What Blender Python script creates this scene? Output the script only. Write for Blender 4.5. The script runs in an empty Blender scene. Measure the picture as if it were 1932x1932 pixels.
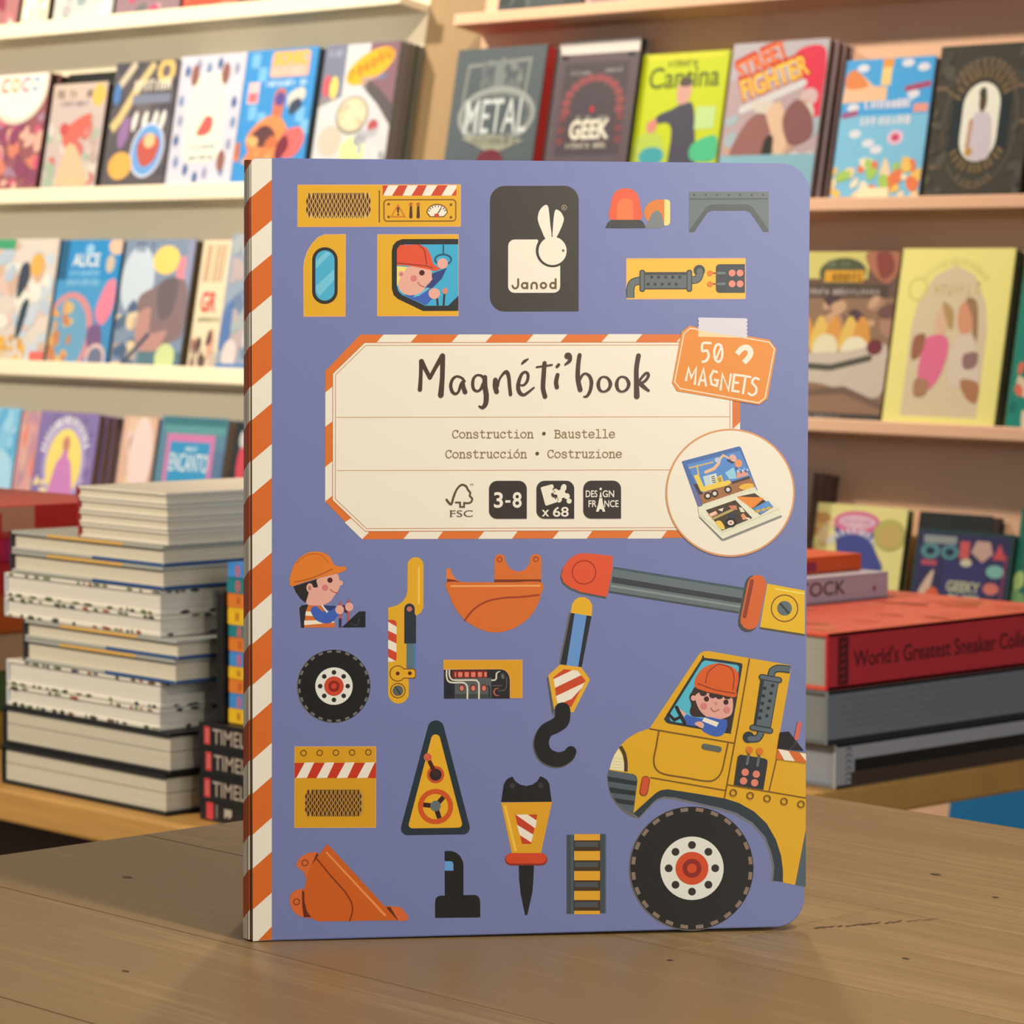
import bpy, bmesh, math, random
from mathutils import Vector, Matrix
from mathutils.geometry import tessellate_polygon

random.seed(7)
scene = bpy.context.scene
COL = scene.collection
R = math.radians

# ------------------------------------------------------------------ camera
# world axes: X runs along the wall of bookcases, Y into the wall, Z up (metres)
HEAD, PITCH, ROLL = R(46.5), R(4.156), R(0.312)
cam = bpy.data.cameras.new('camera')
cam_ob = bpy.data.objects.new('camera', cam)
COL.objects.link(cam_ob)
fw = Vector((-math.sin(HEAD) * math.cos(PITCH), math.cos(HEAD) * math.cos(PITCH), -math.sin(PITCH)))
rt = Vector((math.cos(HEAD), math.sin(HEAD), 0))
up = rt.cross(fw)
rt2 = math.cos(ROLL) * rt + math.sin(ROLL) * up
up2 = -math.sin(ROLL) * rt + math.cos(ROLL) * up
m = Matrix((rt2, up2, -fw)).transposed().to_4x4()
m.translation = Vector((0, 0, 0.9702))
cam_ob.matrix_world = m
cam.sensor_width = 36
cam.lens = 36 * 6000 / 1932
cam.clip_start = 0.05
cam.dof.use_dof = True
cam.dof.focus_distance = 1.06
cam.dof.aperture_fstop = 48
scene.camera = cam_ob

# ------------------------------------------------------------------ light
world = bpy.data.worlds.new('room_light')
scene.world = world
world.use_nodes = True
world.node_tree.nodes['Background'].inputs[0].default_value = (1.0, 0.97, 0.92, 1)
world.node_tree.nodes['Background'].inputs[1].default_value = 0.32
vs = scene.view_settings
vs.view_transform = 'Standard'
vs.look = 'None'
vs.exposure = 0.0
vs.gamma = 1.0
vs.use_curve_mapping = False


def spot(name, loc, target, watts, colour, angle=60, radius=0.05, blend=0.5):
    l = bpy.data.lights.new(name, 'SPOT')
    l.energy = watts
    l.color = colour
    l.spot_size = R(angle)
    l.spot_blend = blend
    l.shadow_soft_size = radius
    o = bpy.data.objects.new(name, l)
    COL.objects.link(o)
    o.location = loc
    d = Vector(target) - Vector(loc)
    o.rotation_euler = d.to_track_quat('-Z', 'Y').to_euler()
    return o


WARM = (1.0, 0.83, 0.62)
spot('table_spot', (-0.36, 0.66, 1.46), (-0.78, 0.76, 0.92), 17, (1.0, 0.86, 0.67), 80, 0.02)
spot('display_back_spot', (-1.63, 1.62, 2.6), (-0.9, 0.85, 0.75), 48, WARM, 40, 0.05)
spot('display_left_spot', (-2.4, -0.4, 2.1), (-1.95, 1.4, 0.68), 210, WARM, 26, 0.06)
spot('display_right_spot', (-2.1, 1.9, 2.6), (-1.7, 2.0, 0.7), 85, (1.0, 0.8, 0.58), 40, 0.06)
spot('case_left_spot', (-5.0, 2.55, 2.75), (-4.8, 3.6, 1.05), 260, (1.0, 0.86, 0.64), 95, 0.08)
spot('case_left_fill_spot', (-4.7, 0.6, 1.75), (-5.0, 3.6, 0.95), 185, (1.0, 0.88, 0.70), 44, 0.10)  # added frontal fill that softens the shade under the shelves
spot('case_right_spot', (-3.0, 2.6, 2.75), (-3.1, 3.6, 1.05), 150, (1.0, 0.80, 0.60), 90, 0.08)
fill = bpy.data.lights.new('gloss_fill', 'AREA')  # unseen area light added for fill and a sheen on the cover
fill.shape = 'RECTANGLE'
fill.size, fill.size_y = 1.6, 1.0
fill.energy = 29
fill.color = (1.0, 0.95, 0.89)
fill_ob = bpy.data.objects.new('gloss_fill', fill)
COL.objects.link(fill_ob)
fill_ob.location = (1.70, 0.42, 1.50)
fill_ob.rotation_euler = (Vector((-0.76, 0.73, 1.2)) - Vector(fill_ob.location)).to_track_quat('-Z', 'Y').to_euler()


# ------------------------------------------------------------------ helpers
def lin(c):
    return tuple((v / 255 / 12.92) if v / 255 <= 0.04045 else ((v / 255 + 0.055) / 1.055) ** 2.4 for v in c)


def ink(c, K):
    return tuple(min(0.95, max(0.004, a * k)) for a, k in zip(lin(c), K))


K_BOOK = (0.80, 0.90, 1.03)
K_LEFT = (0.80, 0.88, 1.0)
K_RIGHT = (0.95, 1.12, 1.40)
K_STACK = (0.95, 1.05, 1.2)

_mats = {}


def mat(name, col, rough=0.5, spec=0.5, K=None, coat=0.0):
    if K:
        col = ink(col, K)
    key = (name, col, rough)
    if key in _mats:
        return _mats[key]
    mt = bpy.data.materials.new(name)
    mt.use_nodes = True
    b = mt.node_tree.nodes['Principled BSDF']
    b.inputs['Base Color'].default_value = (*col, 1)
    b.inputs['Roughness'].default_value = rough
    b.inputs['Specular IOR Level'].default_value = spec
    nt = mt.node_tree
    tc = nt.nodes.new('ShaderNodeTexCoord')
    nz = nt.nodes.new('ShaderNodeTexNoise')
    nz.inputs['Scale'].default_value = 90
    nt.links.new(tc.outputs['Object'], nz.inputs['Vector'])
    bp = nt.nodes.new('ShaderNodeBump')
    bp.inputs['Strength'].default_value = 0.05
    bp.inputs['Distance'].default_value = 0.001
    nt.links.new(nz.outputs['Fac'], bp.inputs['Height'])
    nt.links.new(bp.outputs['Normal'], b.inputs['Normal'])
    _mats[key] = mt
    return mt


def print_material(name, rough=0.42, spec=0.5, bump=0.0):
    mt = bpy.data.materials.new(name)
    mt.use_nodes = True
    nt = mt.node_tree
    b = nt.nodes['Principled BSDF']
    a = nt.nodes.new('ShaderNodeAttribute')
    a.attribute_name = 'ink'
    nt.links.new(a.outputs['Color'], b.inputs['Base Color'])
    b.inputs['Roughness'].default_value = rough
    b.inputs['Specular IOR Level'].default_value = spec
    return mt


def page_material(name, col, dark=0.75):
    mt = bpy.data.materials.new(name)
    mt.use_nodes = True
    nt = mt.node_tree
    b = nt.nodes['Principled BSDF']
    tc = nt.nodes.new('ShaderNodeTexCoord')
    mp = nt.nodes.new('ShaderNodeMapping')
    mp.inputs['Scale'].default_value = (2, 2, 900)
    nz = nt.nodes.new('ShaderNodeTexNoise')
    nz.inputs['Scale'].default_value = 1.5
    nz.inputs['Detail'].default_value = 2
    nt.links.new(tc.outputs['Object'], mp.inputs['Vector'])
    nt.links.new(mp.outputs['Vector'], nz.inputs['Vector'])
    r = nt.nodes.new('ShaderNodeValToRGB')
    r.color_ramp.elements[0].position = 0.3
    r.color_ramp.elements[1].position = 0.7
    r.color_ramp.elements[0].color = (*[v * dark for v in col], 1)
    r.color_ramp.elements[1].color = (*col, 1)
    nt.links.new(nz.outputs['Fac'], r.inputs['Fac'])
    nt.links.new(r.outputs['Color'], b.inputs['Base Color'])
    b.inputs['Roughness'].default_value = 0.8
    return mt


def wood_material(name, c0, c1, c2, axis=0, rough=0.45, fine=1.0):
    """grain runs along the given axis of the object; each board gets its own tone and its own stretch of grain"""
    mt = bpy.data.materials.new(name)
    mt.use_nodes = True
    nt = mt.node_tree
    N, L = nt.nodes, nt.links
    b = N['Principled BSDF']
    tc = N.new('ShaderNodeTexCoord')
    oi = N.new('ShaderNodeObjectInfo')
    add = N.new('ShaderNodeVectorMath')
    add.operation = 'MULTIPLY_ADD'
    cmb = N.new('ShaderNodeCombineXYZ')
    for i in range(3):
        L.new(oi.outputs['Random'], cmb.inputs[i])
    L.new(cmb.outputs[0], add.inputs[0])
    add.inputs[1].default_value = (3.1, 7.7, 1.3)
    L.new(tc.outputs['Object'], add.inputs[2])
    mp = N.new('ShaderNodeMapping')
    sc = [16 * fine, 16 * fine, 16 * fine]
    sc[axis] = 1.6 * fine
    mp.inputs['Scale'].default_value = sc
    L.new(add.outputs[0], mp.inputs['Vector'])
    n1 = N.new('ShaderNodeTexNoise')
    n1.inputs['Scale'].default_value = 1.6
    n1.inputs['Detail'].default_value = 6
    n1.inputs['Distortion'].default_value = 0.9
    L.new(mp.outputs[0], n1.inputs['Vector'])
    mp2 = N.new('ShaderNodeMapping')
    sc2 = [160 * fine] * 3
    sc2[axis] = 6 * fine
    mp2.inputs['Scale'].default_value = sc2
    L.new(add.outputs[0], mp2.inputs['Vector'])
    n2 = N.new('ShaderNodeTexNoise')
    n2.inputs['Scale'].default_value = 2.0
    n2.inputs['Detail'].default_value = 4
    L.new(mp2.outputs[0], n2.inputs['Vector'])
    mix = N.new('ShaderNodeMath')
    mix.operation = 'MULTIPLY_ADD'
    mix.inputs[1].default_value = 0.32
    L.new(n2.outputs['Fac'], mix.inputs[0])
    m2 = N.new('ShaderNodeMath')
    m2.operation = 'MULTIPLY_ADD'
    m2.inputs[1].default_value = 0.32
    m2.inputs[2].default_value = -0.1
    L.new(n1.outputs['Fac'], m2.inputs[0])
    L.new(m2.outputs[0], mix.inputs[2])
    rv = N.new('ShaderNodeMath')
    rv.operation = 'MULTIPLY_ADD'
    rv.inputs[1].default_value = 0.14
    L.new(oi.outputs['Random'], rv.inputs[0])
    L.new(mix.outputs[0], rv.inputs[2])
    r = N.new('ShaderNodeValToRGB')
    e = r.color_ramp.elements
    e[0].position, e[1].position = 0.30, 0.85
    e[0].color, e[1].color = (*c0, 1), (*c2, 1)
    k = r.color_ramp.elements.new(0.55)
    k.color = (*c1, 1)
    L.new(rv.outputs[0], r.inputs['Fac'])
    L.new(r.outputs['Color'], b.inputs['Base Color'])
    b.inputs['Roughness'].default_value = rough
    bp = N.new('ShaderNodeBump')
    bp.inputs['Strength'].default_value = 0.12
    bp.inputs['Distance'].default_value = 0.0008
    L.new(n2.outputs['Fac'], bp.inputs['Height'])
    L.new(bp.outputs['Normal'], b.inputs['Normal'])
    return mt


def link(name, me, parent=None, label=None):
    o = bpy.data.objects.new(name, me)
    COL.objects.link(o)
    if parent is not None:
        o.parent = parent
    if label:
        o['label'] = label
    return o


def thing(name, label, cat, loc=(0, 0, 0), rot=(0, 0, 0), group=None):
    o = bpy.data.objects.new(name, None)
    COL.objects.link(o)
    o.empty_display_size = 0.02
    o.location = loc
    o.rotation_euler = rot
    o['label'] = label
    o['category'] = cat
    if group:
        o['group'] = group
    return o


def structure(o):
    o['kind'] = 'structure'
    return o


class MB:
    """collects boxes and prisms into one mesh"""

    def __init__(s):
        s.v, s.f = [], []

    def box(s, x0, x1, y0, y1, z0, z1):
        n = len(s.v)
        s.v += [(x, y, z) for z in (z0, z1) for y in (y0, y1) for x in (x0, x1)]
        s.f += [tuple(n + i for i in q) for q in ((0, 2, 3, 1), (4, 5, 7, 6), (0, 1, 5, 4), (2, 6, 7, 3), (0, 4, 6, 2), (1, 3, 7, 5))]
        return s

    def prism(s, pts, fn0, fn1):
        """outline pts swept between two placements"""
        n, k = len(s.v), len(pts)
        s.v += [fn0(*p) for p in pts] + [fn1(*p) for p in pts]
        s.f.append(tuple(range(n, n + k)))
        s.f.append(tuple(range(n + 2 * k - 1, n + k - 1, -1)))
        s.f += [(n + (i + 1) % k, n + i, n + k + i, n + k + (i + 1) % k) for i in range(k)]
        return s

    def build(s, name, material, parent=None, bevel=0.0, label=None, seg=2):
        me = bpy.data.meshes.new(name)
        me.from_pydata(s.v, [], s.f)
        bm = bmesh.new()
        bm.from_mesh(me)
        bmesh.ops.recalc_face_normals(bm, faces=bm.faces)
        if bevel:
            bmesh.ops.bevel(bm, geom=bm.edges[:], offset=bevel, segments=seg, affect='EDGES', profile=0.5)
        bm.to_mesh(me)
        bm.free()
        me.materials.append(material)
        return link(name, me, parent, label)


# ------------------------------------------------------------------ flat print
_font_cache = {}


def glyphs(s, bold):
    key = (s, bold)
    if key not in _font_cache:
        cu = bpy.data.curves.new('lettering', 'FONT')
        cu.body = s
        cu.size = 1.0
        cu.offset = bold
        cu.resolution_u = 4
        o = bpy.data.objects.new('lettering', cu)
        COL.objects.link(o)
        dg = bpy.context.evaluated_depsgraph_get()
        me = o.evaluated_get(dg).to_mesh()
        vs_ = [(v.co.x, v.co.y) for v in me.vertices]
        fs = [tuple(p.vertices) for p in me.polygons]
        o.evaluated_get(dg).to_mesh_clear()
        bpy.data.objects.remove(o)
        bpy.data.curves.remove(cu)
        _font_cache[key] = (vs_, fs)
    return _font_cache[key]


CAP = 0.0


def catmull(p, closed=False, n=6):
    out = []
    k = len(p)
    rng = range(k) if closed else range(k - 1)
    for i in rng:
        if closed:
            a, b, c, d = p[i - 1], p[i], p[(i + 1) % k], p[(i + 2) % k]
        else:
            a, b, c, d = p[max(i - 1, 0)], p[i], p[i + 1], p[min(i + 2, k - 1)]
        for j in range(n):
            t = j / n
            out.append(tuple(0.5 * (2 * b[q] + (c[q] - a[q]) * t + (2 * a[q] - 5 * b[q] + 4 * c[q] - d[q]) * t * t
                                    + (3 * b[q] - a[q] - 3 * c[q] + d[q]) * t ** 3) for q in range(len(b))))
    if not closed:
        out.append(tuple(p[-1]))
    return out


class Art:
    """flat inks laid over one another on a sheet; x right, y down, in the sheet's own drawing units"""

    def __init__(s, ox=0.0, oy=0.0, sc=1.0, K=(1, 1, 1), off=0.00004, step=0.000004):
        s.ox, s.oy, s.sc, s.K = ox, oy, sc, K
        s.v, s.f, s.c = [], [], []
        s.ky = 1.0
        s.z, s.step, s.flat = off, step, False

    def use(s, ox, oy, sc, ky=1.0):
        s.ox, s.oy, s.sc, s.ky = ox, oy, sc, ky
        return s

    def _p(s, p):
        return (s.ox + p[0] / s.sc, s.oy + p[1] * s.ky / s.sc, s.z)

    def tris(s, pts, faces, c, raw=False):
        n = len(s.v)
        s.v += [s._p(p) for p in pts]
        col = ink(c, s.K)
        for f in faces:
            s.f.append(tuple(n + i for i in f))
            s.c.append(col)

    def up(s):
        if not s.flat:
            s.z += s.step

    def hold(s, on):
        """inks that do not cross one another may share a level"""
        s.z += s.step
        s.flat = on
        return s

    def poly(s, pts, c):
        s.up()
        t = tessellate_polygon([[Vector((p[0], p[1], 0)) for p in pts]])
        s.tris(pts, t, c)
        return s

    def blob(s, pts, c, n=6):
        return s.poly(catmull(pts, True, n), c)

    def rect(s, x0, y0, x1, y1, c, r=0, corners='abcd'):
        if not r:
            return s.poly([(x0, y0), (x1, y0), (x1, y1), (x0, y1)], c)
        return s.poly(s.rr(x0, y0, x1, y1, r, corners), c)

    @staticmethod
    def rr(x0, y0, x1, y1, r, corners='abcd', n=7):
        pts = []
        for k, (cx, cy, a, px, py) in dict(a=(x0 + r, y0 + r, 180, x0, y0), b=(x1 - r, y0 + r, 270, x1, y0),
                                           c=(x1 - r, y1 - r, 0, x1, y1), d=(x0 + r, y1 - r, 90, x0, y1)).items():
            if k in corners:
                pts += [(cx + r * math.cos(R(a + 90 * i / n)), cy + r * math.sin(R(a + 90 * i / n))) for i in range(n + 1)]
            else:
                pts.append((px, py))
        return pts

    def ell(s, cx, cy, rx, ry=None, c=(0, 0, 0), rot=0, a0=0, a1=360, n=36):
        ry = ry or rx
        ca, sa = math.cos(R(rot)), math.sin(R(rot))
        full = a1 - a0 >= 360
        pts = []
        for i in range(n + (0 if full else 1)):
            a = R(a0 + (a1 - a0) * i / n)
            x, y = rx * math.cos(a), ry * math.sin(a)
            pts.append((cx + ca * x - sa * y, cy + sa * x + ca * y))
        return s.poly(pts, c)

    def line(s, pts, w, c, closed=False, caps=True):
        s.up()
        k = len(pts)
        ws = list(w) if isinstance(w, (list, tuple)) else [w] * k
        left, right = [], []
        for i in range(k):
            a = pts[i - 1] if (i or closed) else None
            b = pts[(i + 1) % k] if (i < k - 1 or closed) else None
            d0 = d1 = None
            if a is not None:
                d0 = Vector((pts[i][0] - a[0], pts[i][1] - a[1]))
            if b is not None:
                d1 = Vector((b[0] - pts[i][0], b[1] - pts[i][1]))
            d0 = d0 if d0 is not None and d0.length > 1e-9 else d1
            d1 = d1 if d1 is not None and d1.length > 1e-9 else d0
            d0, d1 = d0.normalized(), d1.normalized()
            t = d0 + d1
            t = t.normalized() if t.length > 1e-6 else d1
            nx, ny = -t.y, t.x
            co = max(0.45, nx * -d1.y + ny * d1.x)
            h = ws[i] / 2 / co
            left.append((pts[i][0] + nx * h, pts[i][1] + ny * h))
            right.append((pts[i][0] - nx * h, pts[i][1] - ny * h))
        n = k if closed else k - 1
        s.tris(left + right, [(i, (i + 1) % k, k + (i + 1) % k, k + i) for i in range(n)], c)
        if caps and not closed:
            for (p, q, w_) in ((pts[0], pts[1], ws[0]), (pts[-1], pts[-2], ws[-1])):
                a = math.atan2(p[1] - q[1], p[0] - q[0])
                arc = [(p[0] + w_ / 2 * math.cos(a - math.pi / 2 + math.pi * i / 6), p[1] + w_ / 2 * math.sin(a - math.pi / 2 + math.pi * i / 6)) for i in range(7)]
                s.tris(arc, [tuple(range(7))], c)
        return s

    def curve(s, pts, w, c, closed=False, n=6, caps=True):
        if not isinstance(w, (list, tuple)):
            w = [w] * len(pts)
        q = catmull([(p[0], p[1], ww) for p, ww in zip(pts, w)], closed, n)
        return s.line([(a, b) for a, b, _ in q], [abs(x[2]) for x in q], c, closed, caps)

    def ring(s, cx, cy, r, w, c, ry=None, n=32):
        ry = ry or r
        return s.line([(cx + r * math.cos(2 * math.pi * i / n), cy + ry * math.sin(2 * math.pi * i / n)) for i in range(n)], w, c, True)

    def text(s, body, x, y, h, c, width=None, rot=0, bold=0.0, align='l', shear=0.0):
        """capital height h, baseline at y; width stretches the whole word to that measure"""
        global CAP
        if not CAP:
            v, _ = glyphs('H', 0.0)
            CAP = max(p[1] for p in v)
        v, f = glyphs(body, bold)
        x0, x1 = min(p[0] for p in v), max(p[0] for p in v)
        k = h / CAP
        kx = (width / (x1 - x0)) if width else k
        span = (x1 - x0) * kx
        dx = {'l': 0, 'c': -span / 2, 'r': -span}[align]
        ca, sa = math.cos(R(rot)), math.sin(R(rot))
        out = []
        for px, py in v:
            X, Y = (px - x0) * kx + dx + shear * py * k, -py * k
            out.append((x + ca * X - sa * Y, y + sa * X + ca * Y))
        s.up()
        s.tris(out, f, c)
        return s

    def scribble(s, x0, x1, y, h, c, rot=0, seed=1):
        """a line of small print too small to read: uneven upright strokes and bars"""
        rnd = random.Random(seed)
        s.hold(True)
        x = x0
        t = math.tan(R(rot))
        while x < x1:
            w = h * rnd.uniform(0.28, 0.6)
            if rnd.random() > 0.14:
                yy = y + (x - x0) * t
                hh = h * rnd.uniform(0.75, 1.0)
                s.line([(x, yy), (x, yy - hh)], h * 0.2, c, caps=False)
                k = rnd.choice((0.1, 0.5, 0.9))
                s.line([(x, yy - hh * k), (x + w * 0.7, yy - hh * k)], h * 0.18, c, caps=False)
                if rnd.random() > 0.5:
                    s.line([(x + w * 0.7, yy), (x + w * 0.7, yy - hh)], h * 0.18, c, caps=False)
            x += w + h * 0.22
        s.flat = False
        return s

    def build(s, name, parent, material, fn, label=None):
        """fn places (x, y, lift) on the sheet in the parent's space"""
        me = bpy.data.meshes.new(name)
        vs_ = [fn(*p) for p in s.v]
        # keep every face turned to the viewer's side of the sheet
        o0, ox_, oy_ = Vector(fn(0, 0, 0)), Vector(fn(1, 0, 0)), Vector(fn(0, 1, 0))
        nrm = (oy_ - o0).cross(ox_ - o0)
        fs = []
        for f in s.f:
            a, b, c = (Vector(vs_[i]) for i in f[:3])
            n = (b - a).cross(c - a)
            fs.append(f if n.dot(nrm) >= 0 else tuple(reversed(f)))
        me.from_pydata(vs_, [], fs)
        at = me.attributes.new('ink', 'FLOAT_COLOR', 'FACE')
        flat = []
        for c in s.c:
            flat += [c[0], c[1], c[2], 1.0]
        at.data.foreach_set('color', flat)
        me.materials.append(material)
        return link(name, me, parent, label)


def hull(circles, n=16):
    pts = sorted({(round(cx + r * math.cos(2 * math.pi * i / n), 3), round(cy + r * math.sin(2 * math.pi * i / n), 3)) for cx, cy, r in circles for i in range(n)})
    def half(seq):
        h = []
        for p in seq:
            while len(h) > 1 and (h[-1][0] - h[-2][0]) * (p[1] - h[-2][1]) - (h[-1][1] - h[-2][1]) * (p[0] - h[-2][0]) <= 0:
                h.pop()
            h.append(p)
        return h
    a, b = half(pts), half(pts[::-1])
    return a[:-1] + b[:-1]


# ------------------------------------------------------------------ room
BK = R(10.2)                       # the bookcases lean back
WHITE_PAINT = mat('cream_paint', (0.80, 0.74, 0.60), 0.55)
WALL_PAINT = mat('wall_paint', (0.70, 0.62, 0.52), 0.8)
FLOOR_MAT = wood_material('dark_floor', (0.05, 0.028, 0.018), (0.075, 0.042, 0.028), (0.10, 0.06, 0.04), 0, 0.5, 0.5)
structure(MB().box(-8.5, 2.5, -2.5, 4.3, -0.06, 0.0).build('floor', FLOOR_MAT))
structure(MB().box(-8.5, 2.5, 4.2, 4.3, 0.0, 3.1).build('wall_back', WALL_PAINT))
structure(MB().box(-8.5, 2.5, -2.5, 4.3, 3.1, 3.16).build('ceiling', mat('ceiling_paint', (0.8, 0.78, 0.74), 0.9)))

# ------------------------------------------------------------------ the wooden table in front
OAK = wood_material('oak_boards', (0.235, 0.152, 0.066), (0.440, 0.312, 0.148), (0.66, 0.50, 0.265), 0, 0.42)
OAK_DARK = wood_material('oak_frame', (0.20, 0.13, 0.075), (0.28, 0.19, 0.11), (0.36, 0.26, 0.16), 2, 0.5)
table = thing('wooden_table', 'pale oak plank table carrying the upright blue construction book', 'table', (-0.53, 0.53, 0))
TX0, TX1 = -1.008, -0.05


def table_box(name, x0, x1, y0, y1, z0, z1, material, bevel=0.0004, label=None):
    """world box built round its own middle under the table"""
    cx, cy = (x0 + x1) / 2, (y0 + y1) / 2
    o = MB().box(x0 - cx, x1 - cx, y0 - cy, y1 - cy, z0 - z1, 0).build(name, material, table, bevel, label)
    o.location = (cx + 0.53, cy - 0.53, z1)
    return o


seams = [1.029, 0.8583, 0.7553, 0.6512, 0.5500, 0.4470, 0.3440, 0.2410, 0.1380, 0.0350]
joints = [[-0.28], [-0.715, -0.20], [-0.42], [-0.30], [-0.55], [-0.33], [-0.6], [-0.4], [-0.25]]
for k in range(9):
    xs = [TX0] + joints[k] + [TX1]
    for a, b in zip(xs[:-1], xs[1:]):
        table_box('plank', a + 0.0002, b - 0.0002, seams[k + 1] + 0.00022, seams[k] - 0.00022, 0.728, 0.75, OAK, 0.0003)
table_box('sub_top', TX0 + 0.004, TX1 - 0.004, 0.039, 1.025, 0.712, 0.7279, OAK_DARK)
for y in (0.09, 0.975):
    table_box('apron', TX0 + 0.09, TX1 - 0.09, y - 0.011, y + 0.011, 0.62, 0.7118, OAK_DARK)
for x in (TX0 + 0.055, TX1 - 0.055):
    table_box('apron', x - 0.011, x + 0.011, 0.125, 0.94, 0.62, 0.7118, OAK_DARK)
for x in (TX0 + 0.055, TX1 - 0.055):
    for y in (0.09, 0.975):
        table_box('leg', x - 0.033, x + 0.033, y - 0.033, y + 0.033, 0, 0.7118, OAK_DARK, 0.002)
# a split and small knots in the boards
FLAT = print_material('wood_marks', 0.5)
a = Art(off=0.00008, step=0.00001)
for x, y, r_, q in ((-0.939, 0.6964, 0.0016, 1.6), (-0.705, 0.741, 0.0010, 1.2), (-0.7426, 0.9237, 0.0016, 1.5), (-0.70, 0.905, 0.0010, 1.3), (-0.81, 0.60, 0.0008, 2.2), (-0.655, 0.80, 0.0008, 2)):
    a.ell(x, y, r_ * q, r_ * 1.0, (62, 42, 26), n=12)
for i in range(16):
    t = i / 15
    x, y = -0.7065 + 0.0165 * t + random.uniform(-.0008, .0008), 0.8145 + 0.0405 * t
    a.line([(x, y), (x + random.uniform(-.001, .0012), y + 0.003 + random.random() * .003)], [0.0014 - .0009 * t, 0.0003], (70, 46, 28), caps=False)
a.build('wood_split', table, FLAT, lambda x, y, l: (x + 0.53, y - 0.53, 0.75 + l))

# ------------------------------------------------------------------ the activity book
HM = (0.00017147646, -6.9564488e-07, -0.080729589, -3.5396967e-06, -0.00017344514, 0.30990398, -2.2034757e-05, -9.6708877e-06)
BW, BH, LEAN = 0.1876, 0.26, R(1.63)
SL, CL = math.sin(LEAN), math.cos(LEAN)
book = thing('activity_book', 'large blue board book of construction machine pictures standing upright on the oak table', 'book', (-0.8180, 0.6582, 0.7503), (0, 0, R(53.916)))


def layout(x, y):
    """drawing grid of the cover print -> metres on the cover"""
    w = HM[6] * x + HM[7] * y + 1
    return ((HM[0] * x + HM[1] * y + HM[2]) / w, (HM[3] * x + HM[4] * y + HM[5]) / w)


def on_cover(x, y, lift):
    u, v = layout(x, y)
    return (u, v * SL - lift, v * CL)


BLUE = (122, 127, 170)
KB = K_BOOK
cover_mat = mat('cover_blue', BLUE, 0.27, 0.5, KB)
r_ = 0.0098
outline = []
for cx, cy, a0 in ((BW - r_, r_ * 1.1, -90), (BW - r_ * 0.95, BH - r_, 0)):
    outline += [(cx + r_ * math.cos(R(a0 + 90 * i / 10)), cy + r_ * math.sin(R(a0 + 90 * i / 10))) for i in range(11)]
outline = [(u, min(max(v, 0.0), BH)) for u, v in outline] + [(0.0016, BH), (0.0005, BH - 0.0006), (0, BH - 0.0018), (0, 0.0018), (0.0005, 0.0006), (0.0016, 0)]
mb = MB()
mb.prism(outline, lambda u, v: (u, v * SL, v * CL), lambda u, v: (u, v * SL + 0.0024, v * CL))
front = mb.build('front_cover', cover_mat, book, 0.0)
bm = bmesh.new()
bm.from_mesh(front.data)
bmesh.ops.bevel(bm, geom=[e for e in bm.edges if any(len(f.verts) > 8 for f in e.link_faces)], offset=0.0004, segments=2, affect='EDGES')
bm.to_mesh(front.data)
bm.free()
# bare board shows as a paler rim round the cut edge
PRINT = print_material('cover_print', 0.27, 0.5)
path = [(0.0, 0.0002), (-0.0005, 0.0006), (-0.0013, 0.0019), (-0.0021, 0.0036), (-0.0004, 0.0400), (0.0004, 0.0400), (0.0004, 0.0026), (0.0001, 0.0024)]
mb = MB()
def sp(v0):
    return lambda u, y: (u, y + (v0 * SL if y < 0.004 else v0 * SL * max(0, (0.04 - y) / 0.04)), v0 * CL)
mb.prism(path, sp(0.0004), sp(BH - 0.0006))
spine = mb.build('spine', mat('spine_board', (140, 108, 76), 0.5, 0.5, KB), book)
MB().box(0.0004, BW - 0.001, 0.0401, 0.0424, 0.0, BH).build('back_cover', cover_mat, book, 0.0006)
MB().box(0.0014, BW - 0.004, 0.0106, 0.0399, 0.0006, BH - 0.003).build('storage_box', mat('box_white', (0.75, 0.73, 0.70), 0.6), book, 0.0008)

CREAM, ORANGE, YEL, RED = (250, 233, 206), (226, 108, 32), (236, 172, 26), (214, 70, 34)
BLACK, DARK, SLATE, NAVY = (16, 14, 13), (56, 46, 36), (98, 106, 106), (32, 48, 56)
SKIN, SKY, BROWN, DRED, CLOTH, PEACH = (240, 172, 148), (76, 176, 202), (130, 82, 12), (70, 18, 10), (62, 96, 178), (240, 170, 120)


def motif(ox=0, oy=0, sc=1, off=0.00004):
    return Art(ox, oy, sc, KB, off)


def done(a, name, label=None):
    return a.build(name, front, PRINT, on_cover, label)


# striped tape along the spine edge, carried round the hinge
a = motif()
a.poly([(480.5, 299), (511, 299.2), (514, 1774.6), (478.3, 1777), (475, 900), (472, 306), (474, 302)], CREAM)
for k in range(-1, 11):
    yr, yl = 339.5 + 141 * k, 371.7 + 141 * k
    h = 77
    yr0, yr1, yl0, yl1 = yr, yr + h, yl, yl + h
    if yr1 < 300 or yr0 > 1774:
        continue
    xa = lambda y: 511 + 3 * (y - 299) / 1475
    xb = lambda y: 472.3 + 5.7 * (y - 299) / 1475
    if k == -1:
        continue
    if k == 10:
        a.poly([(xa(yr0), yr0), (xa(1774), 1774.4), (488.5, 1775.8)], ORANGE)
        continue
    a.poly([(xa(yr0), yr0), (xa(yr1), yr1), (xb(yl1), yl1), (xb(yl0), yl0)], ORANGE)
done(a, 'striped_tape', 'orange and white diagonal striped tape down the spine edge')

# the same stripes on the rounded hinge
pl = [(0.0, 0.0002), (-0.0005, 0.0006), (-0.0013, 0.0019), (-0.0021, 0.0036), (-0.0017, 0.0120)]
acc = [0]
for p, q in zip(pl[:-1], pl[1:]):
    acc.append(acc[-1] + math.dist(p, q))


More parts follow.
